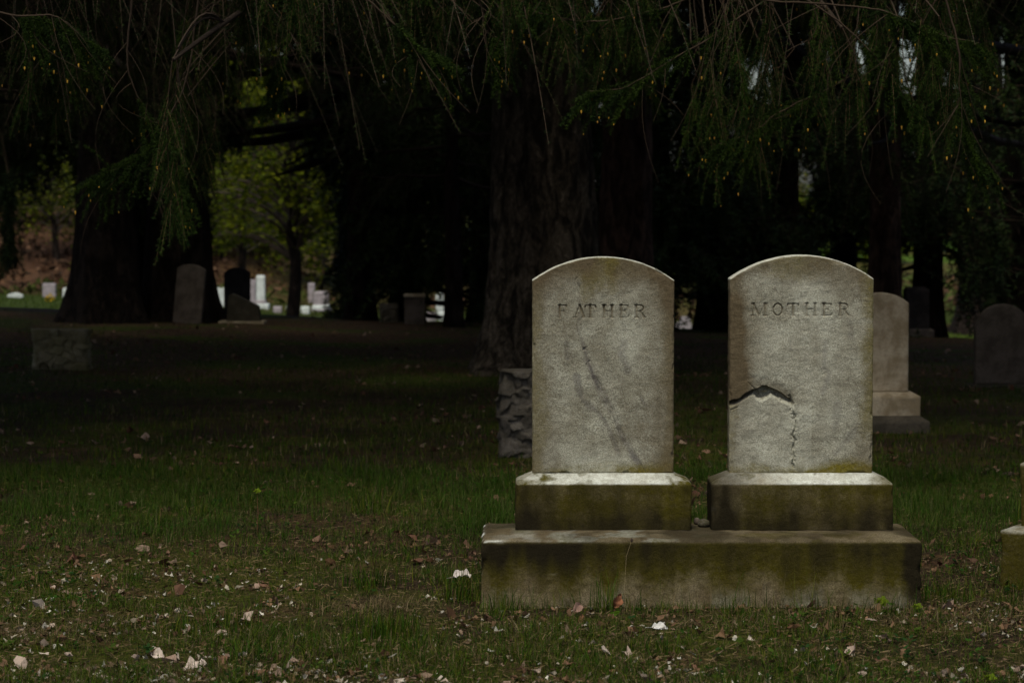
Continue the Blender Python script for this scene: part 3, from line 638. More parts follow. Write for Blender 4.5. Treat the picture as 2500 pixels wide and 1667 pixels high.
# white pillar, stepped monument, trapezoid monument, urn ball, ledger
Y = 60; p = at(635, 760, Y); zb = min(float(gz0(p[0], Y)), p[2])-.05
t = thing('pillar_monument', (p[0], Y, zb), 'slender white pillar monument on a stepped base beyond the ridge', 'monument')
zz = [at(635, q, Y)[2]-zb for q in (742, 735, 673)]
blk('base_step', 30/px_m(Y), .4, 0, zz[0], 'white_stone', t, .2, .02, 541, .03, x=.05); blk('plinth', 25/px_m(Y), .27, zz[0], zz[1]+.02, 'grey_stone', t, .2, .02, 542, .03)
blk('shaft', 20/px_m(Y), .2, zz[1]+.02, zz[2], 'white_stone', t, .2, .03, 543, .03)
p = at(783, 766, Y); zb = min(float(gz0(p[0], Y)), p[2])-.05
t = thing('stepped_monument', (p[0], Y, zb), 'wide pale stepped monument at the edge of the drooping spruce', 'monument')
zz = [at(783, q, Y)[2]-zb for q in (755, 745, 712)]
blk('base_step', 47/px_m(Y), .5, 0, zz[0], 'grey_stone', t, .2, .02, 551, .03); blk('plinth', 42/px_m(Y), .4, zz[0], zz[1], 'white_stone', t, .2, .02, 552, .03); blk('die', 35/px_m(Y), .3, zz[1], zz[2], 'grey_stone', t, .2, .05, 553, .03)
Y = 56; p = at(1676, 818, Y); zb = min(float(gz0(p[0], Y)), p[2])-.05
t = thing('tapered_monument', (p[0], Y, zb), 'grey tapering monument seen between the two big headstones', 'monument')
H = at(1676, 774, Y)[2]-zb; wv_ = 1/px_m(Y)
prism('slab', [(-21*wv_, 0), (-13*wv_, H-.04), (-14*wv_, H), (9*wv_, H), (9*wv_, H-.06), (22*wv_, 0)], 0, .3, 'grey_stone', t, .02)
def lathe(prof, k=20):
    an = np.arange(k)*2*math.pi/k
    V = np.array([[(r*math.cos(a), r*math.sin(a), z) for a in an] for r, z in prof]).reshape(-1, 3)
    return V, grid_faces(len(prof), k, True)
Y = 55; p = at(1744.5, 820, Y); zg = float(gz0(p[0], Y)); r_ = 10.5/px_m(Y)
t = thing('ball_marker', (p[0], Y, min(zg, p[2])-.02), 'round white ball ornament beyond the ridge between the headstones', 'ornament')
V, f_ = lathe([(.001, 0), (r_*.7, 0), (r_*.7, .06), (r_*.4, .08)]+[(r_*math.sin(R(a)), .06+r_-r_*math.cos(R(a))) for a in range(25, 181, 12)])
mesh_obj('ball', V, [f_], M['white_stone'], None, t, stone_attrs(V))
Y = 59; p = at(150, 745, Y)
t = thing('grave_ledger', (p[0], Y, p[2]-.1), 'low flat grey ledger stone in front of the white headstone by the trunk', 'ledger')
blk('slab', 52/px_m(Y), .6, 0, .13, 'grey_stone', t, .3, .02, 560, .04)
Y = 58.6; p = at(122, 744, Y)
t = thing('flower_pot', (p[0], Y, p[2]-.05), 'dark pot of yellow flowers before the tall grey headstone', 'flower pot')
V, f_ = lathe([(.001, 0), (.06, 0), (.08, .12), (.085, .13), (.07, .13), (.001, .12)]); mesh_obj('pot', V, [f_], M['dark_granite'], None, t, stone_attrs(V))
fb = MB()
for i in range(60):
    v = RNG.normal(size=3); v /= np.linalg.norm(v); c = np.array([0, 0, .2])+v*.09; a = RNG.normal(size=(4, 3))*.025
    fb.add(c+a, [[0, 1, 2], [0, 2, 3]], 0, (.75, .5, .03) if i % 4 else (.03, .07, .01))
fb.build('blossoms', [M['leaf']], t)
# ------------------------------------------------------------------ trees
OPEN = [  # (x0,x1,y0,y1 display px, probability of leaving the view open)
 (488, 640, 345, 735, 1.), (640, 700, 360, 735, .97), (700, 742, 400, 735, .9), (742, 772, 430, 600, .85), (742, 770, 600, 735, .4),
 (560, 705, 170, 250, .85), (530, 640, 92, 128, .85), (590, 680, 260, 345, .7),
 (48, 182, 425, 715, .97), (0, 30, 480, 600, .7), (95, 180, 300, 425, .35), (0, 170, 640, 715, 1),
 (1780, 1865, 365, 475, .93), (1890, 2000, 540, 660, .85), (2066, 2190, 560, 770, .85), (2040, 2110, 0, 220, .85), (2320, 2360, 380, 760, .8),
 (1548, 1672, 640, 770, .62), (980, 1075, 655, 750, .85), (840, 980, 690, 750, .8), (1905, 1980, 70, 200, .65), (2130, 2340, 70, 230, .35), (1700, 1800, 130, 240, .6),
]
def keep_mask(P, rng):
    x, y = proj(P); x = x/D+rng.normal(0, 9, x.shape); y = y/D+rng.normal(0, 9, y.shape); k = np.ones(len(P), bool); u = rng.random(len(P))
    for x0, x1, y0, y1, pr in OPEN: k &= ~((x > x0) & (x < x1) & (y > y0) & (y < y1) & (u < pr))
    return k
def unit(v): return v/(np.linalg.norm(v, axis=-1, keepdims=True)+1e-9)
def curves(P0, Dr, L, sag, t):
    """points on drooping twigs: P0 (n,3), Dr (n,3), L (n), t (n,m) -> (n,m,3)"""
    p = P0[:, None]+Dr[:, None]*(L[:, None]*t)[..., None]
    p[..., 2] -= (L*sag)[:, None]*t*t
    return p
def wisps(P0, Dr, L, sag, m, wl, ww, rng, cols, spread=.9, fwd=.55):
    """m thin needle triangles per twig"""
    n = len(P0); t = rng.random((n, m))**.85; p = curves(P0, Dr, L, sag, t)
    tan = Dr[:, None]*np.ones((1, m, 1)); tan[..., 2] -= (2*sag)[:, None]*t; tan = unit(tan)
    rd = rng.normal(size=(n, m, 3)); rd -= tan*np.sum(rd*tan, -1, keepdims=True); rd = unit(rd)
    d = unit(tan*fwd+rd*spread); wlx = (wl if np.ndim(wl) else np.full(n, wl))[:, None]*rng.uniform(.7, 1.25, (n, m))
    wwx = (ww if np.ndim(ww) else np.full(n, ww))[:, None]
    sd_ = unit(np.cross(d, rng.normal(size=(n, m, 3))))*(wwx/2)[..., None]
    V = np.stack([p-sd_, p+sd_, p+d*wlx[..., None]], 2).reshape(-1, 3)
    c = np.repeat((cols[:, None]*rng.uniform(.6, 1.4, (n, m))[..., None]).reshape(-1, 3), 3, 0)
    return V, np.arange(len(V)).reshape(-1, 3), c
def twig_lines(P0, Dr, L, sag, r, cols, k=6):
    """thin three sided stems for twigs"""
    n = len(P0); t = np.broadcast_to(np.linspace(0, 1, k), (n, k)); p = curves(P0, Dr, L, sag, t)
    a = unit(np.cross(Dr, np.array([.3, 1, .2]))); b = unit(np.cross(Dr, a))
    rr = (r[:, None]*(1-.6*t))[..., None]
    ring = np.stack([p+a[:, None]*rr, p+(-.5*a+.87*b)[:, None]*rr, p+(-.5*a-.87*b)[:, None]*rr], 2)   # n,k,3,3
    V = ring.reshape(-1, 3); base = (np.arange(n)*k*3)[:, None, None]; i = (np.arange(k-1)*3)[None, :, None]; j = np.arange(3)[None, None]; j2 = (j+1) % 3
    Fq = np.stack([base+i+j, base+i+j2, base+i+3+j2, base+i+3+j], -1).reshape(-1, 4)
    return V, Fq, np.repeat(cols, k*3, 0)
def trunk_mesh(base, r0, h, parent, m, seed=0, flare=.5, lean=(0, 0), top_r=.35, amp=.03, nr=64, dz=.06, zmax_dense=4.):
    zs = np.concatenate([np.arange(-.3, zmax_dense, dz), np.linspace(zmax_dense, h, 14)]); an = np.arange(nr)*2*math.pi/nr
    Z, A_ = np.meshgrid(zs, an, indexing='ij')
    rr = r0*(1-(1-top_r)*np.clip(Z, 0, h)/h)
    lob = .5+.5*np.sin(A_*5+seed)+.35*np.sin(A_*3+seed*2.1)
    fl = np.exp(-np.clip(Z+.05, 0, 9)/(.30+.25*r0)); rr = rr*(1+flare*fl*(.55+.75*lob)+.10*np.exp(-Z/1.2))
    P = np.stack([np.cos(A_)*1.0*r0/.4, np.sin(A_)*r0/.4, Z*.3], -1)
    rr = rr+amp*fbm(P, 5, 4, seed)+amp*.5*(1-2*np.abs(fbm(P, 12, 3, seed+4)))
    X = rr*np.cos(A_)+lean[0]*Z; Yy = rr*np.sin(A_)+lean[1]*Z
    V = np.stack([X, Yy, Z], -1).reshape(-1, 3)
    o = mesh_obj('trunk', V, [grid_faces(len(zs), nr, True)], M[m], None, parent); o.location = (0, 0, 0); return o
GREEN = np.array([[.020, .036, .010], [.028, .048, .012], [.014, .028, .010]])
def crown_arrays(h, low, rad, rng, nb=70, dens=13, fine_z=5., shape=1.0, az=None, mid=(.045, .007), big=(.11, .032), hang=(.2, .7), m_f=70, m_b=34):
    """boughs round a trunk at the origin; returns twig arrays in local space and limb polylines"""
    P0 = []; Dr = []; Ls = []; limbs = []
    for i in range(nb):
        q = (i+rng.random())/nb; z = low+(h-low)*q**1.25; L = rad*(1-q**1.4*.85)*rng.uniform(.75, 1.15)
        a = rng.uniform(0, 2*math.pi) if az is None else rng.uniform(*az)
        d = np.array([math.cos(a), math.sin(a), 0]); s = np.linspace(0, 1, 9); k = rng.uniform(.18, .4)
        pl = d[None]*(L*s)[:, None]; pl[:, 2] = z-k*L*s+.22*L*s*s; pl += np.cumsum(rng.normal(0, .03, (9, 3)), 0)
        limbs.append((pl, .05*(L/3)))
        n = max(6, int(L*dens)); ts = rng.uniform(.12, 1, n); side = np.array([-d[1], d[0], 0])
        base = np.stack([np.interp(ts, s, pl[:, c]) for c in range(3)], 1)
        off = rng.uniform(-1, 1, n)*(.18+.30*L*ts*(1.15-ts))
        base = base+side*off[:, None]+d*(np.abs(off)*.5)[:, None]; base[:, 2] -= np.abs(off)*.22
        P0.append(base); Dr.append(unit(d*rng.uniform(.1, .7, n)[:, None]+side*(np.sign(off)*rng.uniform(0, .6, n))[:, None]+np.array([0, 0, -1])*rng.uniform(.1, .9, n)[:, None]+rng.normal(0, .15, (n, 3))))
        Ls.append(rng.uniform(hang[0], hang[1], n))
    return np.concatenate(P0), np.concatenate(Dr), np.concatenate(Ls), limbs
def spruce(name, base, r0, h, low, rad, label, seed, bark='bark_dark', nb=70, group=None, mask=True, lean=(0, 0), flare=.5, trunk_dense=4., fine_z=5., dens=13, mf=70, mb=34, az=None, fine=(.04, .006), crown=True, amp=.03, hang=(.2, .7), name_fine=False):
    rng = np.random.default_rng(seed); base = np.array([base[0], base[1], float(gz0(base[0], base[1]))])
    t = thing(name, base, label, 'tree', group); trunk_mesh(base, r0, h, t, bark, seed, flare, lean, zmax_dense=trunk_dense, amp=amp)
    if not crown: return t
    P0, Dr, Ls, limbs = crown_arrays(h, low, rad, rng, nb, dens, fine_z, az=az, hang=hang)
    sag = rng.uniform(.1, .5, len(P0))
    if mask:
        k = np.ones(len(P0), bool)
        for f_ in (0, .35, .7, 1.): k &= keep_mask(base+P0+Dr*(Ls*f_)[:, None], rng)
        P0, Dr, Ls, sag = P0[k], Dr[k], Ls[k], sag[k]
    mb_ = MB(); c = GREEN[rng.integers(0, 3, len(P0))]
    px_, py_ = proj(base+P0+Dr*(Ls*.6)[:, None]); py2_ = proj(base+P0+Dr*Ls[:, None])[1]; inf = (np.maximum(py_, py2_) > -420) & (px_ > -150) & (px_ < 2650) & ((base+P0)[:, 1] > 3); f1 = inf if name_fine else (P0[:, 2]+base[2] < fine_z)
    if f1.any():
        V, Fw, cw = wisps(P0[f1], Dr[f1], Ls[f1], sag[f1], mf, fine[0], fine[1], rng, c[f1], 1., .35); mb_.add(V, Fw, 0, cw)
        V, Fw, cw = twig_lines(P0[f1], Dr[f1], Ls[f1], sag[f1], np.full(f1.sum(), .004), np.tile(np.array([.05, .035, .025]), (f1.sum(), 1))); mb_.add(V, Fw, 1, cw)
    f2 = ~f1
    if f2.any():
        V, Fw, cw = wisps(P0[f2], Dr[f2], Ls[f2], sag[f2], mb, .14, .045, rng, c[f2], 1., .5); mb_.add(V, Fw, 0, cw)
    for pl, r in limbs:
        if mask:
            kk = keep_mask(base+pl, rng)
            if (~kk).sum() > 1: pl = pl[:max(3, int(np.argmax(~kk)))] if np.argmax(~kk) > 2 else pl[:3]
        V, Fw = tube(pl, np.linspace(r, .005, len(pl)), 5); mb_.add(V, Fw, 1, (.02, .014, .011))
    mb_.build('crown', [M['needle'], M['twig']], t); return t

# --- the great spruce behind the headstones, its boughs reach out over them
gb = ground_at(1245*D, 862*D); TB = gb
big = spruce('spruce_tree', (at(1246*D, 700*D, gb[1])[0], gb[1]+.35), .405, 17, 3.8, 9.0, 'massive furrowed spruce trunk standing behind the FATHER headstone', 1, 'bark', nb=130, flare=.52, dens=20, amp=.03, name_fine=True, mf=240, fine=(.015, .0026))
bigloc = np.array(big.location)

def profile_y(x):  # lower reach of the near curtains, display px
    xs = [0, 90, 180, 215, 270, 330, 400, 450, 500, 600, 700, 800, 850, 900, 950, 1010, 1100, 1200, 1300, 1400, 1500, 1600, 1700, 1800, 1900, 2000, 2100, 2200, 2280, 2352]
    ys = [260, 290, 260, 110, 250, 440, 500, 470, 260, 130, 90, 170, 200, 190, 100, 140, 70, 120, 130, 190, 260, 380, 420, 330, 260, 260, 260, 320, 390, 230]
    return np.interp(x, xs, ys)
def near_bough(parent, origin, specs, rng, name='bough'):
    """one limb out of the tree with hanging twigs; specs: list of (x_px, y_end_px, Y, len)"""
    mb_ = MB(); org = np.array(origin)
    pts = []
    for (xe, ye, Y, Lh, brt) in specs:
        tip = at(xe*D, ye*D, Y); top = tip+np.array([rng.normal(0, .16*Lh), rng.normal(0, .1), Lh])
        pts.append(top)
        # hanging stem
        n = 12; s = np.linspace(0, 1, n)[:, None]
        bend = np.array([rng.normal(0, .10), rng.normal(0, .06), 0])*Lh
        st = top*(1-s)+tip*s+bend*np.sin(s*math.pi)+np.cumsum(rng.normal(0, .006, (n, 3)), 0)*np.sin(s*math.pi)
        V, Fw = tube(st, np.linspace(.0026, .0012, n), 4); mb_.add(V, Fw, 1, np.array([.045, .03, .02])*rng.uniform(.4, 1.2))
        # side twigs with needles
        m = int(Lh*rng.uniform(20, 32))+6; ts = rng.uniform(.12, 1, m)**.8
        b = np.stack([np.interp(ts, s[:, 0], st[:, c]) for c in range(3)], 1); a = rng.uniform(0, 2*math.pi, m)
        dr = unit(np.stack([np.cos(a)*.75, np.sin(a)*.5, -rng.uniform(.8, 2.6, m)], 1)); L = rng.uniform(.07, .22, m)*(1.2-.4*ts)
        sag = rng.uniform(.1, .6, m)
        # the last piece of the stem
        dn = unit(st[-1]-st[-4]); b = np.vstack([b, st[-5], st[-3]]); dr = np.vstack([dr, dn, dn]); L = np.append(L, [Lh*.3, Lh*.2]); sag = np.append(sag, [.02, .02])
        c = GREEN[rng.integers(0, 3, len(b))]*np.array([.68, .80, .36])*brt
        V, Fw, cw = wisps(b, dr, L, sag, 260, .0145, .0022, rng, c, 1., .5); mb_.add(V, Fw, 0, cw)
        V, Fw, cw = twig_lines(b, dr, L, sag, np.full(len(b), .0016), np.tile(np.array([.11, .065, .04]), (len(b), 1))); mb_.add(V, Fw, 1, cw)
        # bare curved twigs
        for q in range(rng.integers(0, 2)):
            i = rng.integers(1, 8); d = np.array([rng.normal(0, .12), rng.normal(0, .05), -rng.uniform(.1, .4)]); s2 = np.linspace(0, 1, 7)[:, None]
            cv = st[i]+d*s2+np.array([rng.normal(0, .07), 0, 0])*np.sin(s2*3); V, Fw = tube(cv, np.linspace(.002, .0009, 7), 3); mb_.add(V, Fw, 1, (.05, .036, .025))
        # buds
        tips = curves(b, dr, L, sag, np.ones((len(b), 1)))[:, 0]; sel = rng.random(len(b)) < .045
        for p in tips[sel]:
            rr = rng.uniform(.0022, .0042); V, Fw = tube(np.array([p, p+[0, 0, -rr], p+[.0, 0, -rr*3.2], p+[0, 0, -rr*4.4]]), np.array([.5, 1, .8, .05])*rr, 5)
            mb_.add(V, Fw, 2, np.array([.45, .24, .05])*rng.uniform(.6, 1.5))
    # carrying limb
    pts = np.array(sorted(pts, key=lambda p: np.linalg.norm(p[:2]-org[:2])))
    far = pts[-1]; s = np.linspace(0, 1, 24)[:, None]; mid_ = (org+far)/2+np.array([0, 0, .3])
    limb = org*(1-s)**2+2*mid_*s*(1-s)+far*s*s
    V, Fw = tube(limb, np.linspace(.05, .008, 24), 6); mb_.add(V, Fw, 1, (.04, .03, .022))
    for p in pts:   # branchlets from the limb to every hanging twig
        j = int(np.argmin(np.linalg.norm(limb[:, :2]-p[:2], axis=1))); j = max(0, j-2); s2 = np.linspace(0, 1, 8)[:, None]
        cv = limb[j]*(1-s2)+p*s2+np.array([0, 0, .08])*np.sin(s2*math.pi); V, Fw = tube(cv, np.linspace(.007, .0033, 8), 4); mb_.add(V, Fw, 1, (.045, .033, .024))
    mb_.build(name, [M['needle'], M['twig'], M['bud']], parent, loc=parent.location)
rng = np.random.default_rng(5)
bins = [(-30, 130), (130, 300), (300, 480), (480, 700), (700, 900), (900, 1080), (1080, 1350), (1350, 1560), (1560, 1760), (1760, 1950), (1950, 2150), (2150, 2380)]
for bi, (x0, x1) in enumerate(bins):
    specs = []; nsp = max(3, int((x1-x0)/34))
    for i in range(nsp):
        xc = rng.uniform(x0, x1); ymax = profile_y(xc); yc = ymax*(rng.uniform(.86, 1.04) if i % 3 == 0 else rng.uniform(.2, .9))
        if 500 < xc < 760: yc = min(yc, rng.uniform(20, 120))
        Yc = rng.uniform(9.4, 14.5); sc2 = 1.0/(Yc/11)
        for k in range(rng.integers(2, 6)):
            x = xc+rng.normal(0, 17)*sc2; y = yc-abs(rng.normal(0, 45))*sc2*(k > 0)
            specs.append((x, y, Yc+rng.normal(0, .12), rng.uniform(.35, .8) if y > 150 else rng.uniform(.25, .5), rng.uniform(.55, 1.3)))
    az = at((x0+x1)/2*D, 0, 14.)
    near_bough(big, (bigloc[0]+.3*np.sign(az[0]), bigloc[1]-.3, 3.6+rng.uniform(0, 1.2)), specs, rng)

def arm(parent, pts, Y, seed, needled=.45, r0=.005):
    """a long bare twig line that ends in needled side shoots"""
    rng = np.random.default_rng(seed); P = np.array([at(a*D, b*D, Y+.25*i/len(pts)) for i, (a, b) in enumerate(pts)]); n = 40
    tt = np.linspace(0, 1, n); ts = np.linspace(0, 1, len(P)); P = np.stack([np.interp(tt, ts, P[:, c]) for c in range(3)], 1)
    ker = np.ones(7)/7; Q = P.copy()
    for c in range(3): Q[:, c] = np.convolve(np.pad(P[:, c], 3, mode='edge'), ker, 'valid')
    Q += np.cumsum(rng.normal(0, .0018, Q.shape), 0); m_ = MB(); V, Fw = tube(Q, np.linspace(r0, .0018, n), 5); m_.add(V, Fw, 1, (.05, .036, .025))
    needled = min(.85, needled+.2); k = 74; ti = rng.uniform(1-needled, 1, k); b = np.stack([np.interp(ti, tt, Q[:, c]) for c in range(3)], 1); al = unit(Q[-1]-Q[-9])
    dr = unit(al*rng.uniform(.2, 1, k)[:, None]+np.array([0, 0, -1])*rng.uniform(.2, 1.1, k)[:, None]+rng.normal(0, .25, (k, 3))); L = rng.uniform(.05, .20, k)
    b = np.vstack([b, Q[-12], Q[-6]]); dr = np.vstack([dr, al, al]); L = np.append(L, [.2, .14]); sg = rng.uniform(.05, .4, k+2)
    c = GREEN[rng.integers(0, 3, k+2)]*np.array([.72, .78, .36]); V, Fw, cw = wisps(b, dr, L, sg, 260, .0145, .0022, rng, c, 1., .5); m_.add(V, Fw, 0, cw)
    tips = curves(b, dr, L, sg, np.ones((k+2, 1)))[:, 0]
    for p in tips[rng.random(k+2) < .25]:
        rr = rng.uniform(.0022, .0042); V, Fw = tube(np.array([p, p+[0, 0, -rr], p+[.0, 0, -rr*3.2], p+[0, 0, -rr*4.4]]), np.array([.5, 1, .8, .05])*rr, 5); m_.add(V, Fw, 2, np.array([.55, .32, .05])*rng.uniform(.6, 1.5))
    for i in range(9):
        j = rng.integers(2, n-6); s2 = np.linspace(0, 1, 9)[:, None]; d = np.array([rng.normal(0, .12), rng.normal(0, .05), -rng.uniform(.08, .45)])
        cv = Q[j]+d*s2+np.array([rng.normal(0, .05), 0, 0])*np.sin(s2*3); V, Fw = tube(cv, np.linspace(.0022, .0009, 9), 3); m_.add(V, Fw, 1, (.05, .036, .025))
    m_.build('bough', [M['needle'], M['twig'], M['bud']], parent, loc=parent.location)
for i, (pts, Y, nd) in enumerate([
    ([(1900, -120), (1760, 0), (1640, 75), (1520, 150), (1430, 205), (1345, 212)], 10.2, .45),
    ([(1750, -60), (1600, -10), (1470, 35), (1330, 52), (1240, 30), (1200, 8)], 10.6, .55),
    ([(1560, -90), (1680, 0), (1960, 8), (2060, 30), (2150, 80), (2260, 105)], 9.8, .25),
    ([(2010, 120), (1920, 200), (1800, 250), (1720, 310), (1640, 335)], 10.9, .5),
    ([(1700, -80), (1900, 20), (2010, 120), (2060, 200), (2130, 262)], 9.9, .4),
    ([(2160, -60), (2210, 120), (2200, 260), (2240, 340), (2282, 385)], 9.6, .5),
    ([(-60, 20), (60, 40), (120, 30), (170, 70), (210, 110)], 9.5, .6),
    ([(310, -60), (290, 150), (330, 240), (380, 310), (440, 470)], 9.9, .35),
    ([(460, -60), (430, 180), (340, 330), (290, 370), (210, 400)], 10.1, .35),
    ([(760, -80), (880, 30), (930, 80), (970, 110), (1020, 132)], 9.8, .45),
    ([(700, -60), (690, 20), (660, 110), (620, 200)], 10.6, .1),
    ([(1080, -60), (1120, 60), (1150, 110)], 9.6, .1)]):
    arm(big, pts, Y, 900+i, nd)

def spr(px, py, r_px, h, low, rad, label, seed, Yoff=0, **kw):
    """spruce whose trunk foot stands at display pixel px,py; r_px = half trunk width in display px"""
    g = ground_at(px*D, py*D); Y = g[1]+Yoff; return spruce('spruce_tree', (at(px*D, py*D, Y)[0], Y), r_px*D/px_m(Y), h, low, rad, label, seed, **kw)
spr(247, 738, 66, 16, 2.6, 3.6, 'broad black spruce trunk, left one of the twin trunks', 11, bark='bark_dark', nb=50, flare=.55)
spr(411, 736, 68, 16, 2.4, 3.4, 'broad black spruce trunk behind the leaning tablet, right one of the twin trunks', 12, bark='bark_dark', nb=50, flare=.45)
spruce('spruce_tree', (at(1436*D, 700*D, 24.)[0], 24.), 58*D/px_m(24), 16, 3.2, 3., 'reddish trunk just right of the massive trunk', 13, bark='bark_red', nb=45, lean=(.008, 0))
spruce('spruce_tree', (at(2036*D, 700*D, 22.5)[0], 22.5), 34*D/px_m(22.5), 14, 2.3, 2.6, 'slim reddish trunk rising right of the MOTHER headstone', 14, bark='bark_red', nb=45, flare=.3, lean=(-.012, 0))
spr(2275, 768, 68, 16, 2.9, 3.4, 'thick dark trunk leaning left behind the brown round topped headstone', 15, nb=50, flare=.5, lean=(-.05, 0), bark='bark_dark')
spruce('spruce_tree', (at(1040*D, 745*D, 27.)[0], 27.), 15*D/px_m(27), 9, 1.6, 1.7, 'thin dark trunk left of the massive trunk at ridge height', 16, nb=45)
# dark skirted spruces that close the view
SK = [(930, 31., .16, 12, .15, 2.5, 'dense dark spruce with skirts nearly to the ground, centre of the ridge'),
      (820, 33.5, .15, 12, .9, 1.9, 'dark spruce with ragged left edge beside the bright gap'),
      (1120, 30., .18, 14, .3, 2.4, 'dark spruce filling the view left of the massive trunk'),
      (1500, 29., .18, 14, .5, 2.3, 'dark spruce behind the reddish trunk above the FATHER headstone'),
      (1640, 31., .18, 14, .55, 2.4, 'drooping spruce between the two big headstones'),
      (1800, 29.5, .17, 13, .4, 2.3, 'drooping spruce straight above the MOTHER headstone'),
      (1935, 32., .17, 13, .9, 2.2, 'drooping spruce left of the slim reddish trunk'),
      (2130, 30., .17, 14, .9, 2.3, 'drooping spruce between the two right trunks'),
      (2330, 30., .17, 14, 1.0, 2.2, 'drooping spruce at the right edge behind the leaning trunk'),
      (300, 30., .17, 14, 1.0, 2.2, 'drooping spruce closing the gap behind the twin trunks'),
      (-130, 29., .17, 14, 1.7, 2.6, 'drooping spruce above the far left gap')]
for i, (x, Y, r, h, low, rad, lab) in enumerate(SK):
    spruce('spruce_tree', (at(x*D, 700*D, Y)[0], Y), r, h, low, rad, lab, 40+i, nb=120, dens=24, fine_z=4.5, group='dark spruces along the ridge', mf=48, mb=26, fine=(.075, .020), trunk_dense=1., hang=(.25, .8))
spruce('spruce_tree', (at(825*D, 700*D, 29.)[0], 29.), .13, 15, 2.0, 4.2, 'dark spruce whose long left boughs roof the bright gap', 39, nb=75, dens=26, fine_z=4.5, mf=55, fine=(.06, .013), trunk_dense=1., az=(2.5, 3.8), hang=(.15, .5))
# hanging dark bough at far left edge belongs to a tree outside the frame
for i, (X, Y, lab) in enumerate([(-5.6, 13.5, 'tall spruce whose boughs hang in at the upper left corner'), (6.0, 13.5, 'tall spruce whose boughs hang in at the upper right corner')]):
    spruce('spruce_tree', (X, Y), .36, 17, 3.2, 7.0, lab, 80+i, nb=100, dens=20, mask=True, trunk_dense=1., name_fine=True, mf=240, fine=(.015, .0026))
rng = np.random.default_rng(9)
t = spruce('spruce_tree', (at(-150*D, 640*D, 24.)[0], 24.), .16, 13, 2.2, 1.9, 'spruce at the left picture edge with a long hanging bough', 90, nb=50, trunk_dense=1.)
mb_ = MB(); base = at(20*D, 400*D, 23.5); P0 = []; 
for k in range(150):
    y = rng.uniform(380, 600); P0.append(at((22+rng.normal(0, 9)+(y-500)*.02)*D, y*D, 23.5+rng.normal(0, .1)))
P0 = np.array(P0); dr = unit(np.stack([rng.normal(-.15, .3, 150), rng.normal(0, .3, 150), -np.ones(150)], 1)); L = rng.uniform(.08, .25, 150)
V, Fw, cw = wisps(P0, dr, L, np.full(150, .1), 60, .04, .007, rng, GREEN[rng.integers(0, 3, 150)], 1., .4); mb_.add(V, Fw, 0, cw)
V, Fw = tube(np.array([at(-150*D, 200*D, 24.), at(0, 300*D, 23.7), at(20*D, 400*D, 23.5), at(24*D, 620*D, 23.5)]), [.03, .02, .015, .005], 5); mb_.add(V, Fw, 1, (.04, .03, .02))
mb_.build('bough', [M['needle'], M['twig']], t, loc=t.location)

# --- trees standing behind the photographer keep the low sky off the shade
src = [o for o in COL.objects if o.get('label') == 'dark spruce filling the view left of the massive trunk'][0]
for i, (X, Y) in enumerate([(-13, -9), (-4, -12), (6, -11), (-15, -2), (15, -2)]):
    c = src.copy(); COL.objects.link(c); c.location = (X, Y, gz0(X, Y)); c.scale = (1.5, 1.5, 1.25); c.rotation_euler[2] = i*1.3; c['group'] = 'spruces behind and beside the photographer'
    c['label'] = 'dark spruce standing outside the picture behind or beside the photographer'
    for ch in src.children: d = ch.copy(); COL.objects.link(d); d.parent = c
# --- broadleaf trees beyond the ridge
def broadleaf(base, h, rad, label, seed, leafc, nclump=60, nleaf=90, ls=.09, tr=.11, low=.35, group=None, bark='bark_dark', clr=.45, name='maple_tree', flat=.45):
    rng = np.random.default_rng(seed); z = float(gz0(base[0], base[1])); t = thing(name, (base[0], base[1], z-.05), label, 'tree', group)
    tm = MB(); zs = np.linspace(0, h*.85, 12); cx = np.cumsum(rng.normal(0, .06, 12)); cx -= cx[0]; tp = np.stack([cx, cx*.3, zs], 1)
    V, Fw = tube(tp, tr*(1-.8*zs/h), 10); tm.add(V, Fw, 0, (.07, .055, .045))
    tm.build('trunk', [M[bark]], t); lm = MB(); cm = MB(); cc = np.array(leafc)
    for i in range(nclump):
        q = rng.random(); zc = h*(low+(1-low)*q); rr = rad*math.sin(math.pi*min(.98, .25+.75*q*.95))**.7*rng.uniform(.25, 1); a = rng.uniform(0, 6.283)
        c = np.array([rr*math.cos(a), rr*math.sin(a), zc]); st = np.array([np.interp(zc*.75, zs, cx), 0, min(zc*.78, h*.8)])
        s = np.linspace(0, 1, 6)[:, None]; cv = st*(1-s)+c*s+np.array([0, 0, .25])*np.sin(s*3); V, Fw = tube(cv, np.linspace(tr*.25, .008, 6), 4); lm.add(V, Fw, 0, (.07, .055, .045))
        n = int(nleaf*rng.uniform(.6, 1.4)); p = c+rng.normal(size=(n, 3))*np.array([clr, clr, clr*flat])
        nrm = unit(rng.normal(size=(n, 3))*.55+np.array([0, 0, 1])); a1 = unit(np.cross(nrm, rng.normal(size=(n, 3)))); b1 = np.cross(nrm, a1); sz = ls*rng.uniform(.6, 1.3, n)[:, None]
        V = np.stack([p-a1*sz*.6, p-b1*sz*.45, p+a1*sz*.7, p+b1*sz*.45], 1).reshape(-1, 3)
        cl = np.repeat(cc[rng.integers(0, len(cc), n)]*rng.uniform(.6, 1.35, (n, 1)), 4, 0); cm.add(V, np.arange(4*n).reshape(-1, 4), 0, cl)
    lm.build('limbs', [M['twig']], t); cm.build('crown', [M['leaf']], t); return t
MAP = [(.075, .095, .004), (.045, .065, .004), (.11, .125, .007)]
OLV = [(.055, .062, .010), (.032, .045, .008), (.07, .06, .016)]
def bl(x, Y, h, rad, lab, seed, c, **kw): broadleaf((at(x*D, 700*D, Y)[0], Y), h, rad, lab, seed, c, **kw)
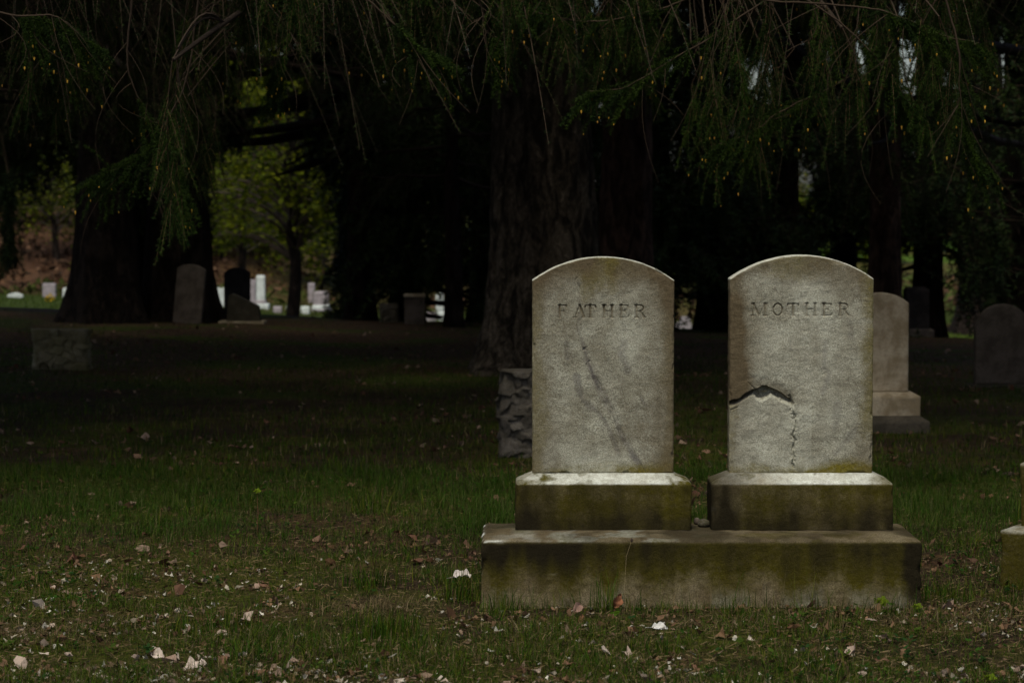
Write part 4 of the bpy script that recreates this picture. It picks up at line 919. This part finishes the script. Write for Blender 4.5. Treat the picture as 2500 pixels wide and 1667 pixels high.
bl(672, 41., 4.6, 1.9, 'bright green maple with layered leaves in the gap beside the twin trunks', 601, MAP, nclump=95, nleaf=70, ls=.09, tr=.13, low=.36, clr=.34, flat=.3)
bl(560, 52., 5.5, 2.4, 'yellow green maple filling the upper left of the bright gap', 602, MAP, nclump=70, nleaf=80, ls=.1, low=.32)
bl(130, 66., 3.2, 1.3, 'low green bush on the bank left of the twin trunks', 603, MAP, nclump=26, nleaf=80, low=.25, clr=.35, name='shrub')
bl(350, 50., 4.5, 1.3, 'slim green sapling glimpsed between the twin trunks', 604, MAP, nclump=40, nleaf=60, low=.2)
for i, (x, Y, h, rad, lab, c) in enumerate([(515, 67, 3.0, 1.5, 'leafy shrub on the bank at the right edge of the twin trunks', OLV), (610, 69, 2.6, 1.6, 'olive shrub on the bank behind the maple trunk', OLV), (735, 66, 3.2, 1.4, 'green shrub on the bank beside the ragged spruce edge', MAP), (70, 70, 2.6, 1.5, 'olive shrub on the bank in the far left gap', OLV), (560, 78, 4.5, 2.2, 'yellow green thicket above the bank', MAP)]):
    bl(x, Y, h, rad, lab, 660+i, c, nclump=34, nleaf=90, ls=.11, low=.1, clr=.4, tr=.05, group='shrubs on the far bank', name='shrub')
for i, (x, Y, h, rad, lab, c) in enumerate([
    (40, 100, 10, 4, 'olive tree high on the slope at far left', OLV), (160, 112, 11, 4.5, 'broad olive tree on the slope crest left of the twin trunks', OLV),
    (520, 84, 9, 3.6, 'green tree on the slope behind the maple', MAP), (600, 100, 12, 4.5, 'tall olive tree at the top of the bright gap', OLV),
    (690, 90, 9, 3.4, 'yellow green tree right of the maple, above the bank', MAP), (800, 104, 6, 3.2, 'olive tree behind the ragged dark spruce', OLV),
    (1000, 110, 8, 4, 'distant tree left of the massive trunk', OLV), (1600, 105, 7, 4, 'distant tree between the two big headstones', OLV),
    (1760, 120, 3, 2.4, 'distant olive tree above the MOTHER headstone', OLV), (1960, 95, 2.6, 2.4, 'distant green tree left of the slim trunk', MAP),
    (2130, 110, 4, 3, 'distant tree between the right trunks', OLV), (2340, 80, 6, 3, 'brownish tree at the right picture edge', [(.14, .08, .04), (.1, .07, .03)])]):
    bl(x, Y, h, rad, lab, 620+i, c, nclump=55, nleaf=110, ls=.17, tr=.18, low=.2, clr=.8, group='broadleaf trees on the far slope', name='broadleaf_tree')

# ------------------------------------------------------------------ grass, litter
def in_base(x, y, m=0.): return (x > BX0-m) & (x < BX1+m) & (y > 7.6-m) & (y < 8.02+m)
def scatter(n, y0, y1, rng, bias=1.):
    y = y0+(y1-y0)*rng.random(n)**bias; x = rng.uniform(-1, 1, n)*(.2118*y+.35); return x, y
def blades(x, y, hgt, wid, cols, rng, lean=.5, z=None):
    n = len(x); z = gz(x, y)-.004 if z is None else z; a = rng.uniform(0, 6.283, n); ln = np.abs(rng.normal(0, lean, n))
    d = np.stack([np.cos(a)*ln, np.sin(a)*ln, np.ones(n)], 1); d /= np.linalg.norm(d, axis=1)[:, None]
    s = np.stack([-np.sin(a+rng.normal(0, .6, n)), np.cos(a), 0*a], 1); s /= np.linalg.norm(s, axis=1)[:, None]; s *= (wid/2)[:, None]
    p = np.stack([x, y, z], 1); H = hgt[:, None]; b = np.stack([np.cos(a), np.sin(a), 0*a], 1)*(hgt*ln*.5)[:, None]
    m1 = p+d*H*.5; tp = p+d*H+b; tp[:, 2] -= hgt*ln*.22
    V = np.stack([p-s, p+s, m1+s*.8, m1-s*.8, tp], 1).reshape(-1, 3); i = np.arange(n)[:, None]*5
    return V, i+np.array([[0, 1, 2, 3]]), i+np.array([[3, 2, 4]]), np.repeat(cols, 5, 0)
class Grass:
    def __init__(s): s.V = []; s.q = []; s.t = []; s.c = []; s.n = 0
    def add(s, x, y, h, w_, c, rng, lean=.5):
        k = ~in_base(x, y, .004); x, y, h, w_, c = x[k], y[k], h[k], w_[k], c[k]
        V, q, t, cc = blades(x, y, h, w_, c, rng, lean); s.V.append(V); s.q.append(q+s.n); s.t.append(t+s.n); s.c.append(cc); s.n += len(V)
    def build(s, name): return mesh_obj(name, np.concatenate(s.V), [np.concatenate(s.q), np.concatenate(s.t)], M['grass'], None, None, {'Col': np.concatenate(s.c)}, smooth=False)
rng = np.random.default_rng(77)
GC = np.array([[.026, .062, .004], [.042, .070, .005], [.068, .078, .009], [.018, .046, .004]]); STRAW = np.array([[.16, .12, .06], [.11, .08, .04], [.20, .16, .09]])
def gcol(n, straw, rng):
    c = GC[rng.integers(0, 4, n)]*rng.uniform(.6, 1.5, (n, 1)); k = rng.random(n) < straw; c[k] = STRAW[rng.integers(0, 3, k.sum())]*rng.uniform(.4, 1.1, (k.sum(), 1)); return c
G_ = Grass()
x, y = scatter(230000, 6.2, 11.5, rng, 1.15); dn = fbm(np.stack([x, y, 0*x], -1), 1.6, 3, 201)+.5*fbm(np.stack([x, y, 0*x], -1), 7, 2, 202)
k = rng.random(len(x)) < np.clip(.72+.8*dn, .2, 1); x, y, dn = x[k], y[k], dn[k]
gg = gcol(len(x), .22, rng); far_ = ss(7.4, 10.5, y+1.6*dn)[:, None]; gg = gg*(1-.65*far_)+.65*far_*(np.array([[.019, .050, .005]])*rng.uniform(.6, 1.5, (len(x), 1))); G_.add(x, y, rng.uniform(.014, .045, len(x))*(1+1.2*np.clip(dn, -.3, 1)+.8*ss(7.6, 10.5, y)), rng.uniform(.0012, .0026, len(x)), gg, rng, .8)
x, y = scatter(90000, 11, 27.5, rng, 1.1); dn = fbm(np.stack([x, y, 0*x], -1), .7, 3, 203); k = rng.random(len(x)) < np.clip((.9+1.0*dn)*(1-.75*ss(17, 24, y)), .05, 1); x, y = x[k], y[k]
G_.add(x, y, rng.uniform(.02, .07, len(x)), rng.uniform(.002, .005, len(x)), gcol(len(x), .15, rng), rng, .6)
# tufts
for (cx_, cy_, n, hh, sp_) in [(at(880*D, 1450*D, 7.05)[0], 7.05, 260, .10, .05), (at(840*D, 1300*D, 8.0)[0], 8.0, 220, .08, .06), (BX0-.06, 7.75, 160, .12, .04), (at(500*D, 1430*D, 7.2)[0], 7.2, 180, .08, .06),
                           (at(1380*D, 1400*D, 7.52)[0], 7.52, 34, .14, .02), (at(1180*D, 1370*D, 7.6)[0]-.02, 7.5, 60, .10, .03), (at(850*D, 1050*D, 9.9)[0], 9.9, 120, .15, .05), (at(1600*D, 1180*D, 8.3)[0], 8.35, 200, .16, .05), (BX1+.08, 7.75, 120, .09, .06)]:
    xx = cx_+rng.normal(0, sp_, n); yy = cy_+rng.normal(0, sp_, n); G_.add(xx, yy, rng.uniform(.4, 1.2, n)*hh, rng.uniform(.0018, .0035, n), gcol(n, .06, rng), rng, .35)
for i in range(260):
    cx_, cy_ = scatter(1, 6.3, 12, rng); n = rng.integers(15, 60); xx = cx_+rng.normal(0, .03, n); yy = cy_+rng.normal(0, .03, n)
    G_.add(xx, yy, rng.uniform(.3, 1.1, n)*rng.uniform(.04, .10), rng.uniform(.0015, .0028, n), gcol(n, .1, rng), rng, .45)
# taller blades along the foot of the long base
n = 260; xx = rng.uniform(BX0-.05, BX1+.05, n); yy = 7.585-np.abs(rng.normal(0, .035, n)); G_.add(xx, yy, rng.uniform(.03, .10, n), rng.uniform(.0014, .0028, n), gcol(n, .15, rng), rng, .3)
n = 44; xx = rng.uniform(BX0+.1, BX1-.05, n); yy = 7.575-np.abs(rng.normal(0, .02, n)); G_.add(xx, yy, rng.uniform(.12, .22, n), rng.uniform(.0011, .002, n), gcol(n, .35, rng), rng, .35)
n = 1500; x = rng.uniform(-.45, .45, n)*1; y = rng.uniform(-.3, .3, n)
for (cx_, cy_, sx_, n) in [(at(850*D, 1365*D, 7.6)[0], 7.6, .12, 900), (at(60*D, 1430*D, 7.15)[0], 7.15, .16, 900), (at(2150*D, 1400*D, 7.4)[0], 7.4, .2, 700), (at(1750*D, 1430*D, 7.3)[0], 7.3, .3, 700)]:   # straw mats
    xx = cx_+rng.normal(0, sx_, n); yy = cy_+rng.normal(0, sx_*.6, n); G_.add(xx, yy, rng.uniform(.03, .07, n), rng.uniform(.001, .002, n), STRAW[rng.integers(0, 3, n)]*rng.uniform(.5, 1.2, (n, 1)), rng, 2.5)
tag(G_.build('grass'), kind='stuff', label='patchy short lawn grass with taller tufts and straw', cat='grass')
# clover and broad leaved weeds
mb_ = MB(); rngw = np.random.default_rng(31); x, y = scatter(2600, 6.2, 13, rngw, 1.3); dn = fbm(np.stack([x, y, 0*x], -1), 1.1, 3, 401); k = (rngw.random(len(x)) < np.clip(.3+1.8*dn, 0, 1)) & ~in_base(x, y, .02); x, y = x[k], y[k]; z = gz(x, y)
for i in range(len(x)):
    m = rngw.integers(3, 8); s0 = rngw.uniform(.006, .016); col = np.array([[.03, .075, .01], [.05, .085, .012], [.02, .05, .012]][rngw.integers(0, 3)])*rngw.uniform(.6, 1.4)
    for j in range(m):
        a = rngw.uniform(0, 6.28); d = np.array([math.cos(a), math.sin(a), rngw.uniform(.1, .7)]); s_ = np.array([-math.sin(a), math.cos(a), rngw.normal(0, .2)])*s0*.42; b = np.array([x[i], y[i], z[i]+rngw.uniform(.004, .022)])+d*s0*.4
        mb_.add([b, b+d*s0*.4+s_, b+d*s0+s_*.7, b+d*s0*1.3, b+d*s0-s_*.7, b+d*s0*.4-s_], [[0, 1, 5], [1, 2, 5], [2, 4, 5], [2, 3, 4]], 0, col)
tag(mb_.build('weeds', [M['leaf']], smooth=False), kind='stuff', label='clover and small broad leaved weeds in the lawn', cat='weeds')
# far side strip of grass beyond the ridge
G_ = Grass(); n = 26000; y = rng.uniform(50, 64, n); x = rng.uniform(-1, 1, n)*.23*y; G_.add(x, y, rng.uniform(.04, .12, n), rng.uniform(.01, .02, n), np.array([[.030, .052, .005]])*rng.uniform(.6, 1.4, (n, 1)), rng, .6)
tag(G_.build('far_grass'), kind='stuff', label='sunlit grass strip beyond the ridge', cat='grass')

mb_ = MB(); n = 30000; y = rng.uniform(61.5, 86, n); x = rng.uniform(-1, 1, n)*.23*y; k = rng.random(n) < .15+.85*hillf(x, y); x, y = x[k], y[k]; n = len(x)
vv = fbm(np.stack([x, y, 0*x], -1), .35, 3, 71); z = gz(x, y); p = np.stack([x, y, z+rng.uniform(0, .35, n)*np.clip(.4+vv, 0, 1)], 1); a_ = unit(rng.normal(size=(n, 3))); b_2 = unit(np.cross(a_, rng.normal(size=(n, 3)))); s_ = rng.uniform(.05, .16, n)[:, None]
PB = np.array([[.10, .052, .028], [.065, .035, .02], [.035, .022, .013], [.13, .075, .045], [.04, .05, .009]]); cb = PB[np.where(vv > .18, 4, rng.integers(0, 4, n))]*rng.uniform(.5, 1.3, (n, 1))
mb_.add(np.stack([p-a_*s_, p-b_2*s_*.5, p+a_*s_, p+b_2*s_*.5], 1).reshape(-1, 3), np.arange(4*n).reshape(-1, 4), 0, np.repeat(cb, 4, 0))
tag(mb_.build('bank_brush', [M['litter']], smooth=False), kind='stuff', label='rusty dead leaves and brush covering the far bank', cat='brush')

def leaf_shape(rng, size, npt=7, curl=.35):
    a = np.arange(npt)*2*math.pi/npt+rng.normal(0, .18, npt); r = size*rng.uniform(.4, 1.15, npt); r[0] *= 1.35; el = rng.uniform(.5, .9)
    P = np.stack([np.cos(a)*r, np.sin(a)*r*el, 0*a], 1); P = np.vstack([[0, 0, 0], P]); cu = rng.uniform(-curl, curl)
    P[:, 2] = np.abs(P[:, 1])*rng.uniform(.2, 1.0)+cu*P[:, 0]**2/size+rng.normal(0, size*.24, len(P))
    ax = rng.normal(0, .45, 2); az = rng.uniform(0, 6.283)
    def rot(P, i, j, t): Q = P.copy(); Q[:, i] = P[:, i]*math.cos(t)-P[:, j]*math.sin(t); Q[:, j] = P[:, i]*math.sin(t)+P[:, j]*math.cos(t); return Q
    P = rot(rot(rot(P, 0, 2, ax[0]), 1, 2, ax[1]), 0, 1, az)
    j = np.arange(npt); return P, np.stack([np.zeros(npt, int), 1+j, 1+(j+1) % npt], 1)
def litter(name, n, y0, y1, size, cols, rng, label, bias=1., clump=None, lift=.012):
    mb_ = MB(); x, y = scatter(n*3, y0, y1, rng, bias); v = fbm(np.stack([x, y, 0*x], -1), 2.2, 3, 301)+.4*fbm(np.stack([x, y, 0*x], -1), 9, 2, 302); k = (rng.random(len(x)) < np.clip(.10+2.6*v, .02, 1)) & ~in_base(x, y, .02); x, y = x[k][:n], y[k][:n]
    if clump:
        for cx_, cy_, s_, m in clump: x = np.append(x, cx_+rng.normal(0, s_, m)); y = np.append(y, cy_+rng.normal(0, s_*.6, m))
        k = ~in_base(x, y, .015); x, y = x[k], y[k]
    z = gz(x, y)
    for i in range(len(x)):
        P, f_ = leaf_shape(rng, rng.uniform(*size)*(1 if rng.random() < .85 else 1.6)); mb_.add(P+np.array([x[i], y[i], z[i]+rng.uniform(.3, 1)*lift]), f_, 0, np.array(cols[rng.integers(0, len(cols))])*rng.uniform(.5, 1.15))
    return tag(mb_.build(name, [M['litter']], smooth=False), kind='stuff', label=label, cat='leaf litter')
PALE = [(.48, .43, .34), (.34, .28, .21), (.66, .63, .54), (.24, .17, .12), (.18, .12, .08)]
BRN = [(.11, .06, .032), (.15, .09, .05), (.07, .042, .024), (.20, .12, .07)]
cl = [(at(450*D, 1530*D, 6.6)[0], 6.6, .22, 70), (at(1040*D, 1310*D, 7.75)[0], 7.75, .05, 16), (at(900*D, 1480*D, 6.9)[0], 6.9, .3, 60), (at(2200*D, 1350*D, 7.5)[0], 7.5, .15, 50), (at(1600*D, 1450*D, 7.2)[0], 7.25, .35, 70)]
litter('pale_leaf_litter', 2300, 6.2, 8.6, (.003, .0110), [tuple(.85*v for v in c) for c in PALE], rng, 'small pale dry leaf bits scattered on the near grass', 1.5, cl)
litter('brown_leaf_litter', 1900, 6.2, 12, (.006, .016), BRN, rng, 'dark brown leaf bits among the grass', 1.2, [(at(1900*D, 1420*D, 7.4)[0], 7.4, .4, 250)])
litter('dim_leaf_litter', 1500, 8.4, 26, (.010, .028), [(.20, .12, .08), (.28, .20, .15), (.12, .06, .04)], rng, 'scattered leaves in the shade under the spruces', 1.1)
litter('dry_leaf_pieces', 130, 6.2, 8.0, (.013, .022), [(.42, .33, .27), (.30, .21, .16), (.55, .47, .40), (.20, .11, .07)], rng, 'larger crumpled tan leaves lying in the near grass', 1.8, [(at(420*D, 1530*D, 6.6)[0], 6.55, .25, 28), (at(1700*D, 1540*D, 6.6)[0], 6.6, .5, 24)])
# fallen spruce needles and twigs
def needles(n, y0, y1, rng):
    x, y = scatter(n, y0, y1, rng, 1.4); k = ~in_base(x, y, .01); x, y = x[k], y[k]; n = len(x); z = gz(x, y)+rng.uniform(.002, .015, n); a = rng.uniform(0, 6.28, n); L = rng.uniform(.008, .03, n)
    d = np.stack([np.cos(a)*L, np.sin(a)*L, rng.normal(0, .25, n)*L], 1); s = np.stack([-np.sin(a), np.cos(a), .6*np.ones(n)], 1)*.0009; p = np.stack([x, y, z], 1)
    V = np.stack([p-s, p+s, p+d+s, p+d-s], 1).reshape(-1, 3); c = np.repeat(np.array([[.10, .07, .035], [.17, .125, .065], [.055, .04, .02]])[rng.integers(0, 3, n)], 4, 0)
    return V, np.arange(4*n).reshape(-1, 4), c
mb_ = MB(); V, f_, c = needles(26000, 6.2, 11, rng); mb_.add(V, f_, 0, c)
tag(mb_.build('needle_litter', [M['litter']], smooth=False), kind='stuff', label='fallen brown spruce needles and straw bits on the soil', cat='needle litter')

# ------------------------------------------------------------------ single small things in front
def big_leaf(L, wd, curl, nx=14, ny=7, fold=.35):
    u, v = np.meshgrid(np.linspace(0, 1, nx), np.linspace(-1, 1, ny), indexing='ij'); hw = wd/2*np.sin(np.pi*u**.8)**.75+.0006
    rg = fbm(np.stack([u*3, v, 0*u], -1), 2.2, 3, int(L*9000)); hw = hw*(1+.55*rg*np.abs(v)); V = np.stack([u*L, v*hw, np.abs(v)*hw*fold+curl*L*np.sin(u*2.6)*(.6+.4*v)+.0015*np.sin(u*40)*np.abs(v)+wd*.35*rg], -1).reshape(-1, 3); return V, grid_faces(nx, ny)
def leaf_thing(px, py, Y, L, wd, curl, rot, col, label, fold=.5, name='dry_leaf', zoff=.01):
    p = at(px*D, py*D, Y); t = thing(name, (p[0], Y, p[2]), label, 'leaf'); t.rotation_euler = rot
    V, f_ = big_leaf(L, wd, curl, fold=fold); c = np.array(col)*(1+.25*fbm(V, 120, 3, 5))[:, None]
    mesh_obj('blade', V, [f_], M['litter'] if name == 'dry_leaf' else M['leaf'], None, t, {'Col': c})
    V, f_ = tube([[-.02, 0, -.004], [0, 0, 0], [L*.95, 0, curl*L*math.sin(2.5)*.6+.0006]], [.0012, .001, .0005], 5); mesh_obj('stalk', V, [f_], M['litter'], None, t, {'Col': np.tile(np.array(col)*.6, (len(V), 1))})
leaf_thing(1408, 1395, 7.54, .052, .030, .35, (R(80), R(-60), R(15)), (.30, .13, .07), 'curled orange brown leaf propped against the long base front')
leaf_thing(1330, 1455, 7.33, .062, .020, .2, (R(60), R(-78), R(0)), (.24, .12, .07), 'narrow russet leaf standing upright before the base')
leaf_thing(1318, 1405, 7.42, .04, .028, .3, (R(40), R(-20), R(60)), (.24, .15, .12), 'pinkish crumpled leaf beside the russet leaf')
leaf_thing(1700, 1487, 7.0, .055, .034, .28, (R(12), R(-8), R(8)), (.62, .55, .46), 'large cream leaf lying on the grass below the base')
leaf_thing(1497, 1440, 7.2, .048, .024, .15, (R(35), R(5), R(-6)), (.62, .62, .60), 'torn white leaf lying below the middle of the base')
leaf_thing(350, 1500, 6.75, .05, .026, .3, (R(30), R(20), R(-35)), (.60, .50, .44), 'long pale leaf near the bottom left')
leaf_thing(420, 1545, 6.55, .07, .04, .25, (R(15), R(-12), R(20)), (.58, .48, .42), 'big pale leaf at the bottom edge on the left')
leaf_thing(1395, 1418, 7.42, .045, .016, .12, (R(60), R(-25), R(10)), (.07, .14, .01), 'green ribbed leaf lying under the grass tuft at the base', name='green_leaf')
leaf_thing(1040, 1325, 7.8, .06, .035, .2, (R(20), R(0), R(8)), (.55, .5, .48), 'whitish leaf wedged left of the long base')
def seedling(px, py, Y, s, label, seed):
    rng = np.random.default_rng(seed); p = at(px*D, py*D, Y); z = float(gz(p[0], Y)); t = thing('maple_seedling', (p[0], Y, z-.01), label, 'seedling')
    h = max(.03, p[2]-z); V, f_ = tube([[0, 0, 0], [.004, 0, h*.5], [0, 0, h]], [.0014, .0012, .001], 5); mesh_obj('stem', V, [f_], M['twig'], None, t, {'Col': np.tile([.12, .06, .03], (len(V), 1))})
    for i in range(4):
        a = np.linspace(-2.6, 2.6, 23); r = s*(.62+.38*np.abs(np.cos(a*2.5))**1.2)*(1-.12*np.abs(a)/2.6); P = np.vstack([[0, 0, 0], np.stack([r*np.cos(a), r*np.sin(a)*.9, -.25*r*np.abs(np.cos(a))], 1)])
        f3 = np.stack([np.zeros(22, int), np.arange(1, 23), np.arange(2, 24)], 1); az = i*1.7+rng.uniform(-.4, .4); tl = rng.uniform(.4, 1.1)
        Q = P.copy(); Q[:, 1], Q[:, 2] = P[:, 1]*math.cos(tl)-P[:, 2]*math.sin(tl), P[:, 1]*math.sin(tl)+P[:, 2]*math.cos(tl)
        Q2 = Q.copy(); Q2[:, 0] = Q[:, 0]*math.cos(az)-Q[:, 1]*math.sin(az); Q2[:, 1] = Q[:, 0]*math.sin(az)+Q[:, 1]*math.cos(az)
        o = mesh_obj('leaf', Q2+np.array([.3*s*math.cos(az), .3*s*math.sin(az), h]), [f3], M['leaf'], None, t, {'Col': np.tile(np.array([.15, .22, .015])*rng.uniform(.7, 1.2), (24, 1))}, smooth=False)
seedling(2022, 1372, 7.55, .022, 'maple seedling with bright green leaves at the right end of the base front', 1)
seedling(2105, 1385, 7.52, .016, 'small maple seedling at the right corner of the long base', 2)
seedling(2270, 1590, 6.35, .018, 'maple seedling low at the bottom right', 3)
seedling(590, 1120, 9.3, .014, 'yellow green maple seedling in the dim left lawn', 4)
# stones lodged between the plinths
def pebble(px, py, Y, s, label, seed, m='granite'):
    p = at(px*D, py*D, Y); u = np.linspace(0, math.pi, 12); v = np.arange(18)*2*math.pi/18; U, Vv = np.meshgrid(u, v, indexing='ij')
    P = np.stack([np.sin(U)*np.cos(Vv)*s[0], np.sin(U)*np.sin(Vv)*s[1], np.cos(U)*s[2]], -1); P = P*(1+.25*fbm(P, 40, 3, seed))[..., None]
    V = P.reshape(-1, 3); V[:, 2] = np.maximum(V[:, 2], -s[2]*.6); o = mesh_obj('loose_stone', V, [grid_faces(12, 18, True)], M[m], None, None, stone_attrs(V, algae=.3)); o.location = (p[0], Y, .2185+s[2]*.62); return tag(o, label, 'stone')
pebble(1617, 1200, 7.87, (.022, .03, .016), 'mossy pebble wedged in the gap between the two plinths', 3)
pebble(1601, 1197, 7.93, (.012, .02, .014), 'darker pebble behind the mossy one between the plinths', 4, 'brown_stone')
# grass flower stalk with dark seed head
p = at(1440*D, 1395*D, 7.52); t = thing('seed_stalk', (p[0], 7.52, 0), 'thin pale stalk with a dark seed head before the long base', 'stalk')
q = at(1451*D, 1240*D, 7.52); q0 = at(1443*D, 1270*D, 7.52)
V, f_ = tube(np.array([[0, 0, -.01], [-.008, 0, .07], [q0[0]-p[0]-.006, 0, q0[2]-.01], [q[0]-p[0], 0, q[2]]]), [.0006, .0005, .0004, .0004], 5); mesh_obj('stem', V, [f_], M['twig'], None, t, {'Col': np.tile([.3, .24, .14], (len(V), 1))})
V, f_ = lathe([(.0003, 0), (.0035, .004), (.004, .009), (.0005, .014)], 8); o = mesh_obj('seed_head', V, [f_], M['twig'], None, t, {'Col': np.tile([.05, .035, .03], (len(V), 1))}); o.location = (q[0]-p[0], 0, q[2]-.007)
